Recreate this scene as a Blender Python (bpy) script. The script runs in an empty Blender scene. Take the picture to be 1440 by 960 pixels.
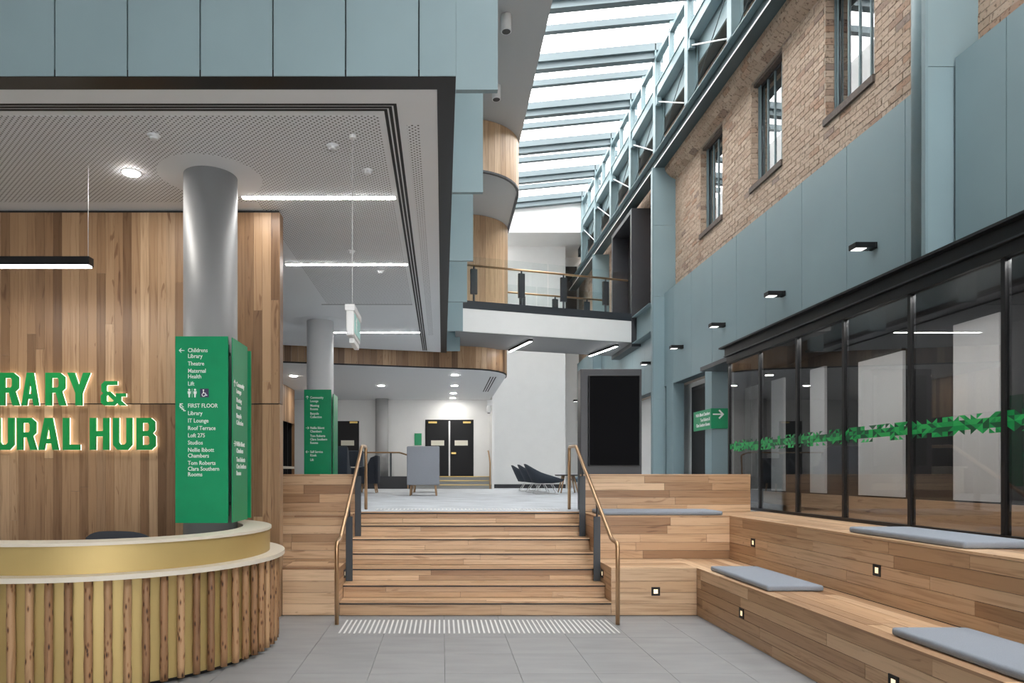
import bpy, bmesh, math, random
from mathutils import Vector, Matrix

# ------------------------------------------------------------------ camera, world, exposure
scene = bpy.context.scene
COL = scene.collection
cam_d = bpy.data.cameras.new('camera')
cam_d.lens = 24.0; cam_d.sensor_width = 36.0
cam_d.shift_x = 98/1440; cam_d.shift_y = 185/1440
cam_d.clip_start = .05; cam_d.clip_end = 200
cam = bpy.data.objects.new('camera', cam_d); COL.objects.link(cam)
cam.location = (0, 0, 1.6); cam.rotation_euler = (math.pi/2, 0, 0)
scene.camera = cam

SKY = 4.3
world = bpy.data.worlds.new('overcast_sky'); scene.world = world
world.use_nodes = True
bg = world.node_tree.nodes['Background']
bg.inputs[0].default_value = (1.0, .985, .965, 1); bg.inputs[1].default_value = SKY

vs = scene.view_settings
vs.view_transform = 'Standard'; vs.look = 'None'; vs.gamma = 1.0; vs.use_curve_mapping = False
vs.exposure = 1.1

RNG = random.Random(7)

# ------------------------------------------------------------------ materials
M = {}
def new_mat(name):
    m = bpy.data.materials.new(name); m.use_nodes = True
    M[name] = m
    nt = m.node_tree
    return m, nt, nt.nodes['Principled BSDF']
def N(nt, typ, **kw):
    n = nt.nodes.new(typ)
    for k, v in kw.items(): setattr(n, k, v)
    return n
def ramp(nt, stops):
    r = N(nt, 'ShaderNodeValToRGB')
    e = r.color_ramp.elements
    while len(e) < len(stops): e.new(.5)
    for i, (p, c) in enumerate(stops):
        e[i].position = p; e[i].color = (*c, 1)
    return r
def plain(name, col, rough=.5, metal=0, noise=0, nscale=3, bump=0, spec=.5, bscale=60):
    m, nt, b = new_mat(name)
    b.inputs['Roughness'].default_value = rough; b.inputs['Metallic'].default_value = metal
    b.inputs['Specular IOR Level'].default_value = spec
    b.inputs['Base Color'].default_value = (*col, 1)
    g = N(nt, 'ShaderNodeNewGeometry')
    if noise:
        t = N(nt, 'ShaderNodeTexNoise'); t.inputs['Scale'].default_value = nscale; t.inputs['Detail'].default_value = 4
        nt.links.new(g.outputs['Position'], t.inputs['Vector'])
        r = ramp(nt, [(.3, tuple(c*(1-noise) for c in col)), (.7, tuple(min(1, c*(1+noise)) for c in col))])
        nt.links.new(t.outputs[0], r.inputs[0]); nt.links.new(r.outputs[0], b.inputs['Base Color'])
    if bump:
        t = N(nt, 'ShaderNodeTexNoise'); t.inputs['Scale'].default_value = bscale
        nt.links.new(g.outputs['Position'], t.inputs['Vector'])
        bp = N(nt, 'ShaderNodeBump'); bp.inputs['Strength'].default_value = bump; bp.inputs['Distance'].default_value = .01
        nt.links.new(t.outputs[0], bp.inputs['Height']); nt.links.new(bp.outputs[0], b.inputs['Normal'])
    return m
def emit(name, col, s):
    m, nt, b = new_mat(name)
    b.inputs['Base Color'].default_value = (*col, 1)
    b.inputs['Emission Color'].default_value = (*col, 1); b.inputs['Emission Strength'].default_value = s
    return m
def wood(name, axis, stops, rough=.42, knots=.5, grain=1.0):
    """boards: tone by board, streaks along the grain axis, dark gum veins"""
    m, nt, b = new_mat(name)
    b.inputs['Roughness'].default_value = rough
    g = N(nt, 'ShaderNodeNewGeometry'); oi = N(nt, 'ShaderNodeObjectInfo')
    mul = N(nt, 'ShaderNodeVectorMath', operation='MULTIPLY')
    sc = [38*grain]*3; sc[axis] = 1.5*grain
    mul.inputs[1].default_value = sc
    nt.links.new(g.outputs['Position'], mul.inputs[0])
    off = N(nt, 'ShaderNodeMath', operation='MULTIPLY'); off.inputs[1].default_value = 91.0
    nt.links.new(oi.outputs['Random'], off.inputs[0])
    add = N(nt, 'ShaderNodeVectorMath', operation='ADD')
    nt.links.new(mul.outputs[0], add.inputs[0]); nt.links.new(off.outputs[0], add.inputs[1])
    n1 = N(nt, 'ShaderNodeTexNoise'); n1.inputs['Scale'].default_value = 1; n1.inputs['Detail'].default_value = 5
    n1.inputs['Distortion'].default_value = .6
    nt.links.new(add.outputs[0], n1.inputs['Vector'])
    base = ramp(nt, stops)
    nt.links.new(oi.outputs['Random'], base.inputs[0])
    gr = ramp(nt, [(.25, (.62, .55, .48)), (.5, (1, 1, 1)), (.8, (1.0, .98, .95))])
    nt.links.new(n1.outputs[0], gr.inputs[0])
    mx = N(nt, 'ShaderNodeMix', data_type='RGBA', blend_type='MULTIPLY'); mx.inputs[0].default_value = 1
    nt.links.new(base.outputs[0], mx.inputs[6]); nt.links.new(gr.outputs[0], mx.inputs[7])
    # gum veins and knots
    mul2 = N(nt, 'ShaderNodeVectorMath', operation='MULTIPLY')
    s2 = [11.0]*3; s2[axis] = 1.9
    mul2.inputs[1].default_value = s2
    nt.links.new(g.outputs['Position'], mul2.inputs[0])
    add2 = N(nt, 'ShaderNodeVectorMath', operation='ADD')
    nt.links.new(mul2.outputs[0], add2.inputs[0]); nt.links.new(off.outputs[0], add2.inputs[1])
    n2 = N(nt, 'ShaderNodeTexNoise'); n2.inputs['Scale'].default_value = 1; n2.inputs['Detail'].default_value = 2
    n2.inputs['Distortion'].default_value = 1.5
    nt.links.new(add2.outputs[0], n2.inputs['Vector'])
    kr = ramp(nt, [(.0, (.25, .14, .08)), (.27, (.35, .22, .14)), (.33, (1, 1, 1))])
    nt.links.new(n2.outputs[0], kr.inputs[0])
    mx2 = N(nt, 'ShaderNodeMix', data_type='RGBA', blend_type='MULTIPLY'); mx2.inputs[0].default_value = knots
    nt.links.new(mx.outputs[2], mx2.inputs[6]); nt.links.new(kr.outputs[0], mx2.inputs[7])
    nt.links.new(mx2.outputs[2], b.inputs['Base Color'])
    return m
OAK = [(0, (.27, .145, .072)), (.18, (.43, .26, .143)), (.5, (.56, .365, .215)), (.8, (.67, .465, .295)), (1, (.32, .18, .092))]
WAL = [(0, (.15, .08, .038)), (.3, (.27, .155, .08)), (.6, (.36, .22, .12)), (.9, (.50, .335, .20)), (1, (.21, .115, .058))]
for a, ax in enumerate('xyz'):
    wood('oak_'+ax, a, OAK)
wood('wall_timber', 2, WAL, knots=.6)
wood('drum_timber', 2, [(0, (.42, .27, .155)), (.4, (.52, .35, .21)), (.8, (.60, .42, .265)), (1, (.38, .23, .13))], knots=.2)
wood('log', 2, [(0, (.22, .11, .05)), (.5, (.37, .205, .10)), (1, (.52, .33, .175))], rough=.5, knots=1.0, grain=.8)
def log_spots():
    m = M['log']; nt = m.node_tree; b = nt.nodes['Principled BSDF']
    src = b.inputs['Base Color'].links[0].from_socket
    tc = N(nt, 'ShaderNodeTexCoord'); oi = N(nt, 'ShaderNodeObjectInfo')
    mul = N(nt, 'ShaderNodeVectorMath', operation='MULTIPLY'); mul.inputs[1].default_value = (34, 34, 11)
    nt.links.new(tc.outputs['Object'], mul.inputs[0])
    k = N(nt, 'ShaderNodeMath', operation='MULTIPLY'); k.inputs[1].default_value = 53
    nt.links.new(oi.outputs['Random'], k.inputs[0])
    ad = N(nt, 'ShaderNodeVectorMath', operation='ADD')
    nt.links.new(mul.outputs[0], ad.inputs[0]); nt.links.new(k.outputs[0], ad.inputs[1])
    v = N(nt, 'ShaderNodeTexVoronoi'); v.inputs['Scale'].default_value = 1
    nt.links.new(ad.outputs[0], v.inputs['Vector'])
    r = ramp(nt, [(.12, (.10, .06, .04)), (.26, (.75, .62, .52)), (.34, (1, 1, 1))])
    nt.links.new(v.outputs['Distance'], r.inputs[0])
    mx = N(nt, 'ShaderNodeMix', data_type='RGBA', blend_type='MULTIPLY'); mx.inputs[0].default_value = 1
    nt.links.new(src, mx.inputs[6]); nt.links.new(r.outputs[0], mx.inputs[7])
    nt.links.new(mx.outputs[2], b.inputs['Base Color'])
log_spots()
wood('furniture_wood', 2, [(0, (.45, .27, .15)), (1, (.52, .33, .19))], knots=.1)

TEAL = (.225, .31, .335)
plain('teal', TEAL, .45, noise=.04, nscale=1.2, spec=.4)
plain('teal_steel', (.20, .275, .295), .42, spec=.35)
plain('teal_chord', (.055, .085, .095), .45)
plain('teal_rafter', (.13, .165, .178), .5, spec=.3)
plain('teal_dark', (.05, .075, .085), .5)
plain('white_paint', (.80, .80, .79), .6, noise=.015)
plain('ceiling_paint', (.74, .755, .775), .6)
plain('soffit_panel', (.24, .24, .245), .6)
plain('soffit_grey', (.46, .46, .46), .6)
plain('column_paint', (.27, .275, .28), .5)
plain('column_paint_lit', (.70, .70, .705), .5)  # same column paint, lightened to stand for daylight on the lounge column
plain('black_metal', (.010, .010, .011), .4, spec=.3)
plain('charcoal', (.035, .036, .042), .4)
plain('dark_slot', (.008, .008, .009), .6)
plain('steel_post', (.03, .037, .046), .4)
plain('bronze', (.50, .31, .17), .3, metal=.85)
plain('gold', (.52, .385, .155), .48, metal=.45, noise=.05, nscale=1.5)
plain('pale_top', (.66, .60, .50), .45, noise=.02, nscale=8)
plain('carpet', (.53, .555, .585), .95, noise=.13, nscale=2.2, bump=.15, bscale=250)
plain('cushion', (.24, .265, .305), .9, noise=.1, nscale=220, bump=.2, bscale=400)
plain('felt_grey', (.26, .275, .31), .95, noise=.08, nscale=180, bump=.2, bscale=300)
plain('felt_navy', (.032, .042, .058), .85, noise=.15, nscale=90)
plain('navy_dark', (.02, .025, .036), .8)
plain('blue_shell', (.16, .24, .31), .7)
plain('wire_white', (.7, .7, .7), .35)
plain('sign_green', (.0, .29, .115), .38, noise=.05, nscale=6)
plain('letter_green', (.0, .27, .055), .4)
plain('pale_plate', (.72, .69, .58), .35)
plain('band_green_a', (.0, .30, .07), .4)
plain('band_green_b', (.002, .085, .03), .4)
plain('band_green_c', (.02, .42, .10), .4)
plain('text_white', (.88, .9, .88), .5)
plain('icon_navy', (.05, .04, .10), .5)
plain('brass', (.62, .44, .15), .3, metal=.8)
plain('door_black', (.013, .013, .015), .5, spec=.25)
plain('screen_black', (.005, .005, .006), .55, spec=.03)
plain('mortar', (.40, .33, .265), .9, noise=.1, nscale=20)
plain('grout', (.115, .115, .115), .8)
plain('tactile', (.72, .72, .71), .45)
plain('plastic_white', (.82, .82, .82), .4)
plain('exit_green', (.35, .66, .62), .4)
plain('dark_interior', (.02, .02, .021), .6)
plain('rug_step', (.30, .31, .31), .9)
plain('timber_sill', (.11, .085, .07), .7, noise=.3, nscale=30)
emit('led_white', (1, .985, .96), 26.0)
emit('led_wall', (1, .97, .93), 1.0)
emit('led_pendant', (1, .97, .93), 26.0)
emit('led_halo', (1, .91, .72), 1.6)
emit('led_step', (1, .80, .5), .55)
emit('led_fill_room', (1, .97, .93), 230.0)  # glow of the unseen fill lamps added behind the glazing
emit('led_down', (1, .96, .9), 110.0)

def tile_mat():
    m, nt, b = new_mat('floor_tile')
    b.inputs['Roughness'].default_value = .48
    g = N(nt, 'ShaderNodeNewGeometry'); oi = N(nt, 'ShaderNodeObjectInfo')
    mul = N(nt, 'ShaderNodeVectorMath', operation='MULTIPLY'); mul.inputs[1].default_value = (1.2, 4.5, 1)
    nt.links.new(g.outputs['Position'], mul.inputs[0])
    sc = N(nt, 'ShaderNodeMath', operation='MULTIPLY'); sc.inputs[1].default_value = 37
    nt.links.new(oi.outputs['Random'], sc.inputs[0])
    ad = N(nt, 'ShaderNodeVectorMath', operation='ADD')
    nt.links.new(mul.outputs[0], ad.inputs[0]); nt.links.new(sc.outputs[0], ad.inputs[1])
    t = N(nt, 'ShaderNodeTexNoise'); t.inputs['Scale'].default_value = 1.4; t.inputs['Detail'].default_value = 5
    nt.links.new(ad.outputs[0], t.inputs['Vector'])
    r = ramp(nt, [(.3, (.225, .227, .23)), (.7, (.275, .277, .28))])
    nt.links.new(t.outputs[0], r.inputs[0]); nt.links.new(r.outputs[0], b.inputs['Base Color'])
tile_mat()

def perforated():
    m, nt, b = new_mat('perforated_board')
    b.inputs['Roughness'].default_value = .6
    g = N(nt, 'ShaderNodeNewGeometry')
    mp = N(nt, 'ShaderNodeMapping'); mp.inputs['Rotation'].default_value = (0, 0, math.radians(45))
    nt.links.new(g.outputs['Position'], mp.inputs['Vector'])
    v = N(nt, 'ShaderNodeTexVoronoi', voronoi_dimensions='2D'); v.inputs['Scale'].default_value = 1/.036
    v.inputs['Randomness'].default_value = 0
    nt.links.new(mp.outputs[0], v.inputs['Vector'])
    r = ramp(nt, [(.21, (.05, .05, .05)), (.26, (.74, .755, .775))])
    nt.links.new(v.outputs['Distance'], r.inputs[0]); nt.links.new(r.outputs[0], b.inputs['Base Color'])
perforated()

def brick_mat():
    m, nt, b = new_mat('brick')
    b.inputs['Roughness'].default_value = .9
    g = N(nt, 'ShaderNodeNewGeometry'); oi = N(nt, 'ShaderNodeObjectInfo')
    a = N(nt, 'ShaderNodeMath', operation='ADD')
    nt.links.new(g.outputs['Random Per Island'], a.inputs[0]); nt.links.new(oi.outputs['Random'], a.inputs[1])
    f = N(nt, 'ShaderNodeMath', operation='FRACT'); nt.links.new(a.outputs[0], f.inputs[0])
    r = ramp(nt, [(0, (.41, .295, .215)), (.25, (.50, .38, .29)), (.5, (.45, .335, .25)), (.8, (.54, .42, .325)), (.93, (.40, .255, .175)), (1, (.28, .215, .18))])
    nt.links.new(f.outputs[0], r.inputs[0])
    t = N(nt, 'ShaderNodeTexNoise'); t.inputs['Scale'].default_value = 26; t.inputs['Detail'].default_value = 6
    nt.links.new(g.outputs['Position'], t.inputs['Vector'])
    r2 = ramp(nt, [(.36, (.34, .31, .29)), (.43, (1, 1, 1)), (.75, (1, 1, 1))])
    nt.links.new(t.outputs[0], r2.inputs[0])
    mx = N(nt, 'ShaderNodeMix', data_type='RGBA', blend_type='MULTIPLY'); mx.inputs[0].default_value = .8
    nt.links.new(r.outputs[0], mx.inputs[6]); nt.links.new(r2.outputs[0], mx.inputs[7])
    nt.links.new(mx.outputs[2], b.inputs['Base Color'])
    bp = N(nt, 'ShaderNodeBump'); bp.inputs['Strength'].default_value = .6; bp.inputs['Distance'].default_value = .012
    nt.links.new(t.outputs[0], bp.inputs['Height']); nt.links.new(bp.outputs[0], b.inputs['Normal'])
brick_mat()

def glass(name, tint, gloss_min, ior=4.0, rough=0.0):
    m = bpy.data.materials.new(name); m.use_nodes = True; M[name] = m
    nt = m.node_tree; nt.nodes.remove(nt.nodes['Principled BSDF'])
    out = nt.nodes['Material Output']
    tr = N(nt, 'ShaderNodeBsdfTransparent'); tr.inputs[0].default_value = (*tint, 1)
    gl = N(nt, 'ShaderNodeBsdfGlossy'); gl.inputs['Roughness'].default_value = rough
    lw_ = N(nt, 'ShaderNodeLayerWeight'); lw_.inputs['Blend'].default_value = .5
    pw = N(nt, 'ShaderNodeMath', operation='POWER'); pw.inputs[1].default_value = ior
    nt.links.new(lw_.outputs['Facing'], pw.inputs[0])
    mxv = N(nt, 'ShaderNodeMapRange'); mxv.inputs['To Min'].default_value = gloss_min; mxv.inputs['To Max'].default_value = .9
    nt.links.new(pw.outputs[0], mxv.inputs[0])
    mx = N(nt, 'ShaderNodeMixShader')
    nt.links.new(mxv.outputs[0], mx.inputs[0]); nt.links.new(tr.outputs[0], mx.inputs[1]); nt.links.new(gl.outputs[0], mx.inputs[2])
    nt.links.new(mx.outputs[0], out.inputs[0])
glass('tinted_glass', (.74, .75, .76), .05, 3.8)
glass('clear_glass', (.95, .97, .97), .02, 5)
glass('window_glass', (.5, .52, .53), .4, 3)
glass('sky_glass', (.97, .98, .99), .01, 5)

# ------------------------------------------------------------------ helpers
def wpos(o):
    p = Vector((0, 0, 0))
    while o is not None:
        p = p + Vector(o.location); o = o.parent
    return p
def tag(o, label=None, cat=None, group=None, kind=None):
    if label: o['label'] = label
    if cat: o['category'] = cat
    if group: o['group'] = group
    if kind: o['kind'] = kind
    return o
def thing(name, label, cat, loc=(0, 0, 0), group=None):
    o = bpy.data.objects.new(name, None); COL.objects.link(o); o.location = loc
    o.empty_display_size = .1
    return tag(o, label, cat, group)
def struct(o, label=None):
    o['kind'] = 'structure'
    if label: o['label'] = label
    return o
def sempty(name, loc, label=None):
    o = bpy.data.objects.new(name, None); COL.objects.link(o); o.location = loc
    return struct(o, label)
def link(name, me, mat, parent, origin):
    if mat is not None:
        me.materials.clear(); me.materials.append(M[mat])
    o = bpy.data.objects.new(name, me); COL.objects.link(o)
    o.location = Vector(origin) - (wpos(parent) if parent else Vector((0, 0, 0)))
    if parent: o.parent = parent
    return o
def add(name, bm, mat, parent=None, smooth=False, local=False):
    """bm in world coordinates -> object whose origin is the bottom centre of its bounds"""
    bmesh.ops.recalc_face_normals(bm, faces=bm.faces)
    vsn = [v.co for v in bm.verts]
    lo = Vector((min(v[i] for v in vsn) for i in range(3))); hi = Vector((max(v[i] for v in vsn) for i in range(3)))
    org = Vector(((lo.x+hi.x)/2, (lo.y+hi.y)/2, lo.z))
    if local: org = Vector((0, 0, 0))
    for v in bm.verts: v.co -= org
    me = bpy.data.meshes.new(name); bm.to_mesh(me); bm.free()
    if smooth:
        for p in me.polygons: p.use_smooth = True
    return link(name, me, mat, parent, org)
def bbox(bm, x0, x1, y0, y1, z0, z1, bev=0, seg=2, mi=0):
    r = bmesh.ops.create_cube(bm, size=1)
    vs_ = r['verts']
    for v in vs_:
        v.co = Vector(((x0+x1)/2+v.co.x*(x1-x0), (y0+y1)/2+v.co.y*(y1-y0), (z0+z1)/2+v.co.z*(z1-z0)))
    fs = list({f for v in vs_ for f in v.link_faces})
    for f in fs: f.material_index = mi
    if bev:
        es = list({e for v in vs_ for e in v.link_edges})
        bmesh.ops.bevel(bm, geom=es, offset=bev, segments=seg, affect='EDGES', profile=.6)
def box(name, x0, x1, y0, y1, z0, z1, mat, parent=None, bev=0, seg=2, smooth=False):
    bm = bmesh.new(); bbox(bm, x0, x1, y0, y1, z0, z1, bev, seg)
    return add(name, bm, mat, parent, smooth)
_unit = {}
def unit(mat):
    if mat not in _unit:
        bm = bmesh.new(); bmesh.ops.create_cube(bm, size=1)
        me = bpy.data.meshes.new('board_'+mat); bm.to_mesh(me); bm.free(); me.materials.append(M[mat]); _unit[mat] = me
    return _unit[mat]
def piece(name, cx, cy, cz, dx, dy, dz, mat, parent, rz=0):
    o = bpy.data.objects.new(name, unit(mat)); COL.objects.link(o)
    o.location = Vector((cx, cy, cz)) - wpos(parent); o.scale = (dx, dy, dz); o.rotation_euler = (0, 0, rz)
    o.parent = parent
    return o
def pbox(name, x0, x1, y0, y1, z0, z1, mat, parent):
    return piece(name, (x0+x1)/2, (y0+y1)/2, (z0+z1)/2, x1-x0, y1-y0, z1-z0, mat, parent)
def prism_bm(bm, pts, z0, z1):
    lo = [bm.verts.new((x, y, z0)) for x, y in pts]; hi = [bm.verts.new((x, y, z1)) for x, y in pts]
    n = len(pts)
    bm.faces.new(lo[::-1]); bm.faces.new(hi)
    for i in range(n): bm.faces.new((lo[i], lo[(i+1) % n], hi[(i+1) % n], hi[i]))
def prism(name, pts, z0, z1, mat, parent=None):
    bm = bmesh.new(); prism_bm(bm, pts, z0, z1)
    bmesh.ops.triangulate(bm, faces=[f for f in bm.faces if len(f.verts) > 4])
    return add(name, bm, mat, parent)
def tube_bm(bm, pts, r, n=10, cap=True, radii=None):
    pts = [Vector(p) for p in pts]; rings = []
    up = None
    for i, p in enumerate(pts):
        a = (pts[i]-pts[i-1]).normalized() if i > 0 else (pts[1]-pts[0]).normalized()
        b = (pts[i+1]-pts[i]).normalized() if i < len(pts)-1 else a
        t = (a+b).normalized() if (a+b).length > 1e-6 else a
        if up is None:
            up = Vector((0, 0, 1)) if abs(t.z) < .9 else Vector((1, 0, 0))
        s = t.cross(up).normalized(); u = s.cross(t).normalized(); up = u
        k = 1/max(.5, t.dot(a))
        rr = radii[i] if radii else r
        rings.append([bm.verts.new(p+(s*math.cos(2*math.pi*j/n)+u*math.sin(2*math.pi*j/n))*rr*(k if 0 < i < len(pts)-1 else 1)) for j in range(n)])
    for a, b in zip(rings, rings[1:]):
        for j in range(n): bm.faces.new((a[j], a[(j+1) % n], b[(j+1) % n], b[j]))
    if cap:
        bm.faces.new(rings[0][::-1]); bm.faces.new(rings[-1])
def tube(name, pts, r, mat, parent=None, n=10, radii=None):
    bm = bmesh.new(); tube_bm(bm, pts, r, n, radii=radii)
    return add(name, bm, mat, parent, smooth=True)
def lathe(name, cx, cy, prof, mat, parent=None, n=32, smooth=True):
    bm = bmesh.new(); rings = []
    for r, z in prof:
        rings.append([bm.verts.new((cx+r*math.cos(2*math.pi*j/n), cy+r*math.sin(2*math.pi*j/n), z)) for j in range(n)])
    for a, b in zip(rings, rings[1:]):
        for j in range(n): bm.faces.new((a[j], a[(j+1) % n], b[(j+1) % n], b[j]))
    bm.faces.new(rings[0][::-1]); bm.faces.new(rings[-1])
    o = add(name, bm, mat, parent, smooth)
    if smooth:
        for p in o.data.polygons:
            if len(p.vertices) > 4: p.use_smooth = False
    return o
def round_path(pts, r, n=5):
    """fillet the corners of a 3-D polyline"""
    pts = [Vector(p) for p in pts]; out = [pts[0]]
    for a, b, c in zip(pts, pts[1:], pts[2:]):
        u = (a-b); v = (c-b); d = min(r, u.length*.49, v.length*.49)
        u.normalize(); v.normalize()
        for i in range(n+1):
            t = i/n
            out.append(((1-t)**2)*(b+u*d)+2*t*(1-t)*b+(t*t)*(b+v*d))
    out.append(pts[-1]); return out
def boards(parent, name, O, u, v, nrm, U, V, rows, mat, lens=(.7, 2.0), t=.02, gap=.003, jit=.0012, rng=RNG):
    """planks on a rectangle: O corner on the surface, u along the grain, v across, nrm outward; all axis unit vectors"""
    O = Vector(O); u = Vector(u); v = Vector(v); nrm = Vector(nrm)
    if isinstance(rows, int): rows = [V/rows]*rows
    y = 0
    for h in rows:
        x = -rng.uniform(0, lens[0]*.8)
        while x < U-1e-4:
            L = rng.uniform(*lens); a = max(0, x); b = min(U, x+L)
            if U-b < .18: b = U; L = b-x
            x += L
            if b-a < .02: continue
            j = rng.uniform(-jit, jit)
            c = O+u*((a+b)/2)+v*(y+h/2)+nrm*(j-t/2)
            d = u*(b-a-gap)+v*(h-gap)+nrm*t
            piece(name, c.x, c.y, c.z, abs(d.x), abs(d.y), abs(d.z), mat, parent)
        y += h
X3, Y3, Z3 = (1, 0, 0), (0, 1, 0), (0, 0, 1)
def text_obj(name, body, org, ux, uy, size, mat, parent, sx=1.0, align='LEFT', ext=.0015, bold=0.0):
    """flat lettering in the plane (ux, uy) starting at org (baseline)"""
    cu = bpy.data.curves.new('t', 'FONT'); cu.body = body; cu.size = size; cu.align_x = align
    cu.extrude = ext; cu.offset = bold; cu.resolution_u = 2
    to = bpy.data.objects.new('t', cu); COL.objects.link(to)
    dg = bpy.context.evaluated_depsgraph_get(); dg.update()
    me = bpy.data.meshes.new_from_object(to.evaluated_get(dg))
    bpy.data.objects.remove(to); bpy.data.curves.remove(cu)
    ux = Vector(ux); uy = Vector(uy); uz = ux.cross(uy)
    for vtx in me.vertices:
        c = vtx.co.copy(); vtx.co = ux*(c.x*sx)+uy*c.y+uz*(c.z)
    me.name = name
    return link(name, me, mat, parent, org)
def poly_obj(name, polys, org, ux, uy, mat, parent, ext=.0015, s=1.0):
    """2-D closed outlines (holes allowed) filled and given a thickness, placed in the plane (ux, uy)"""
    cu = bpy.data.curves.new('p', 'CURVE'); cu.dimensions = '2D'; cu.fill_mode = 'BOTH'; cu.extrude = ext
    for pts in polys:
        sp = cu.splines.new('POLY'); sp.points.add(len(pts)-1); sp.use_cyclic_u = True
        for i, (x, y) in enumerate(pts): sp.points[i].co = (x*s, y*s, 0, 1)
    to = bpy.data.objects.new('p', cu); COL.objects.link(to)
    dg = bpy.context.evaluated_depsgraph_get(); dg.update()
    me = bpy.data.meshes.new_from_object(to.evaluated_get(dg))
    bpy.data.objects.remove(to); bpy.data.curves.remove(cu)
    ux = Vector(ux); uy = Vector(uy); uz = ux.cross(uy)
    for vtx in me.vertices:
        c = vtx.co.copy(); vtx.co = ux*c.x+uy*c.y+uz*c.z
    me.name = name
    return link(name, me, mat, parent, org)
def circle2(cx, cy, r, n=14):
    return [(cx+r*math.cos(2*math.pi*i/n), cy+r*math.sin(2*math.pi*i/n)) for i in range(n)]
def copy_tree(o, parent=None):
    c = o.copy(); COL.objects.link(c); c.parent = parent
    for ch in list(o.children): copy_tree(ch, c)
    return c

# ================================================================== LARGE STRUCTURE
ZF = 1.07            # lounge floor level
R7 = ZF/7            # stair riser
SY = 7.68            # first riser
ZC = 4.53            # reception ceiling
ZL = 4.18            # lounge ceiling
ZU = 8.97            # upper ceiling
ZD = 7.90            # underside of the upper drum
# --- lobby floor with tiles
floor = struct(box('floor', -8, 8, -8, 7.66, -.25, -.012, 'grout'), 'grey large-format tiled lobby floor at the foot of the stairs')
for j in range(14):
    y0 = 7.25-.6*j
    y1 = min(y0+.6, 7.66) if j == 0 else y0+.6
    for i in range(-7 if j < 7 else -7, 6):
        x0 = .02+.6*i
        if x0 > 2.9 and j > 0 or y1 < 2.0: continue
        pbox('tile', x0+.0015, x0+.5985, y0+.0015, y1-.0015, -.012, RNG.uniform(-.0003, .0003), 'floor_tile', floor)
box('plain_floor', -8, 2.86, -8, 2.4, -.012, -.0005, 'floor_tile', floor)
box('plain_floor', -8, -4.2, 2.45, 7.58, -.012, -.0005, 'floor_tile', floor)
# --- lounge floor
fl = struct(box('floor_lounge', -8, 6.5, 9.66, 27, .8, ZF, 'carpet'), 'pale grey carpeted lounge floor at the top of the stairs')
# --- reception ceiling with black edge
cr = sempty('ceiling_reception', (-3, 8, ZC), 'grey perforated plaster ceiling over the reception desk')
prism('ceiling_slab', [(-8, 5.21), (-.04, 5.21), (-.04, 16.55), (-8, 14.5)], ZC, ZC+.25, 'ceiling_paint', cr)
prism('edge_trim', [(-8, 5.045), (.1, 5.045), (.1, 16.6), (-.04, 16.56), (-.04, 5.21), (-8, 5.21)], ZC-.004, ZC+.05, 'black_metal', cr)
pbox('perforated_panel', -7.5, -.52, 5.6, 7.38, ZC-.003, ZC, 'perforated_board', cr)
pbox('perforated_panel', -2.0, -.52, 7.38, 11.8, ZC-.003, ZC, 'perforated_board', cr)
pbox('perforated_panel', -.30, -.19, 5.75, 14.5, ZC-.003, ZC, 'perforated_board', cr)
for k in range(3):
    pbox('slot_diffuser', -8, -.364-.04*k, 5.415+.04*k, 5.439+.04*k, ZC-.004, ZC, 'dark_slot', cr)
    pbox('slot_diffuser', -.364-.04*k-.026, -.364-.04*k, 5.439+.04*k, 16.3, ZC-.004, ZC, 'dark_slot', cr)
pbox('panel_joint', -2.1, -.52, 11.85, 11.875, ZC-.003, ZC, 'dark_slot', cr)
# --- teal bulkhead over the reception
wb = sempty('wall_bulkhead', (-3, 5.2, ZC), 'teal panelled bulkhead above the reception desk')
box('bulkhead_core', -8, .1, 5.075, 5.2, ZC+.02, ZU, 'teal_dark', wb)
box('bulkhead_side', .0, .1, 5.21, 16.5, ZC+.06, ZU, 'teal', wb)
js = [-8.0]+[-.714-.537*k for k in range(12, 0, -1)]+[-.714, -.173]
for a, b in zip(js, js[1:]):
    if b < -5.6: continue
    pbox('panel', a+.006, b-.006, 5.04, 5.075, ZC, ZU, 'teal', wb)
pbox('panel', -.173+.006, .1, 5.04, 5.075, ZC, ZU, 'teal', wb)
pbox('panel', .101, .41, 5.04, 5.09, 4.43, ZU, 'teal', wb)
for y in (6.88, 9.09, 11.27, 13.58, 15.8):
    pbox('fin_panel', .101, .41, y, y+.05, 4.43, ZU, 'teal', wb)
# --- upper ceiling, edge of the skylight
cu_ = struct(prism('ceiling_upper', [(-8, -8), (1.72, -8), (1.72, 24.4), (-8, 24.4)], ZU, ZU+.3, 'soffit_grey'), 'grey upper ceiling beside the skylight')
struct(box('wall_skylight_kerb', 1.6, 1.72, -8, 22.7, ZU+.3, 10.3, 'white_paint'))
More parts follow.
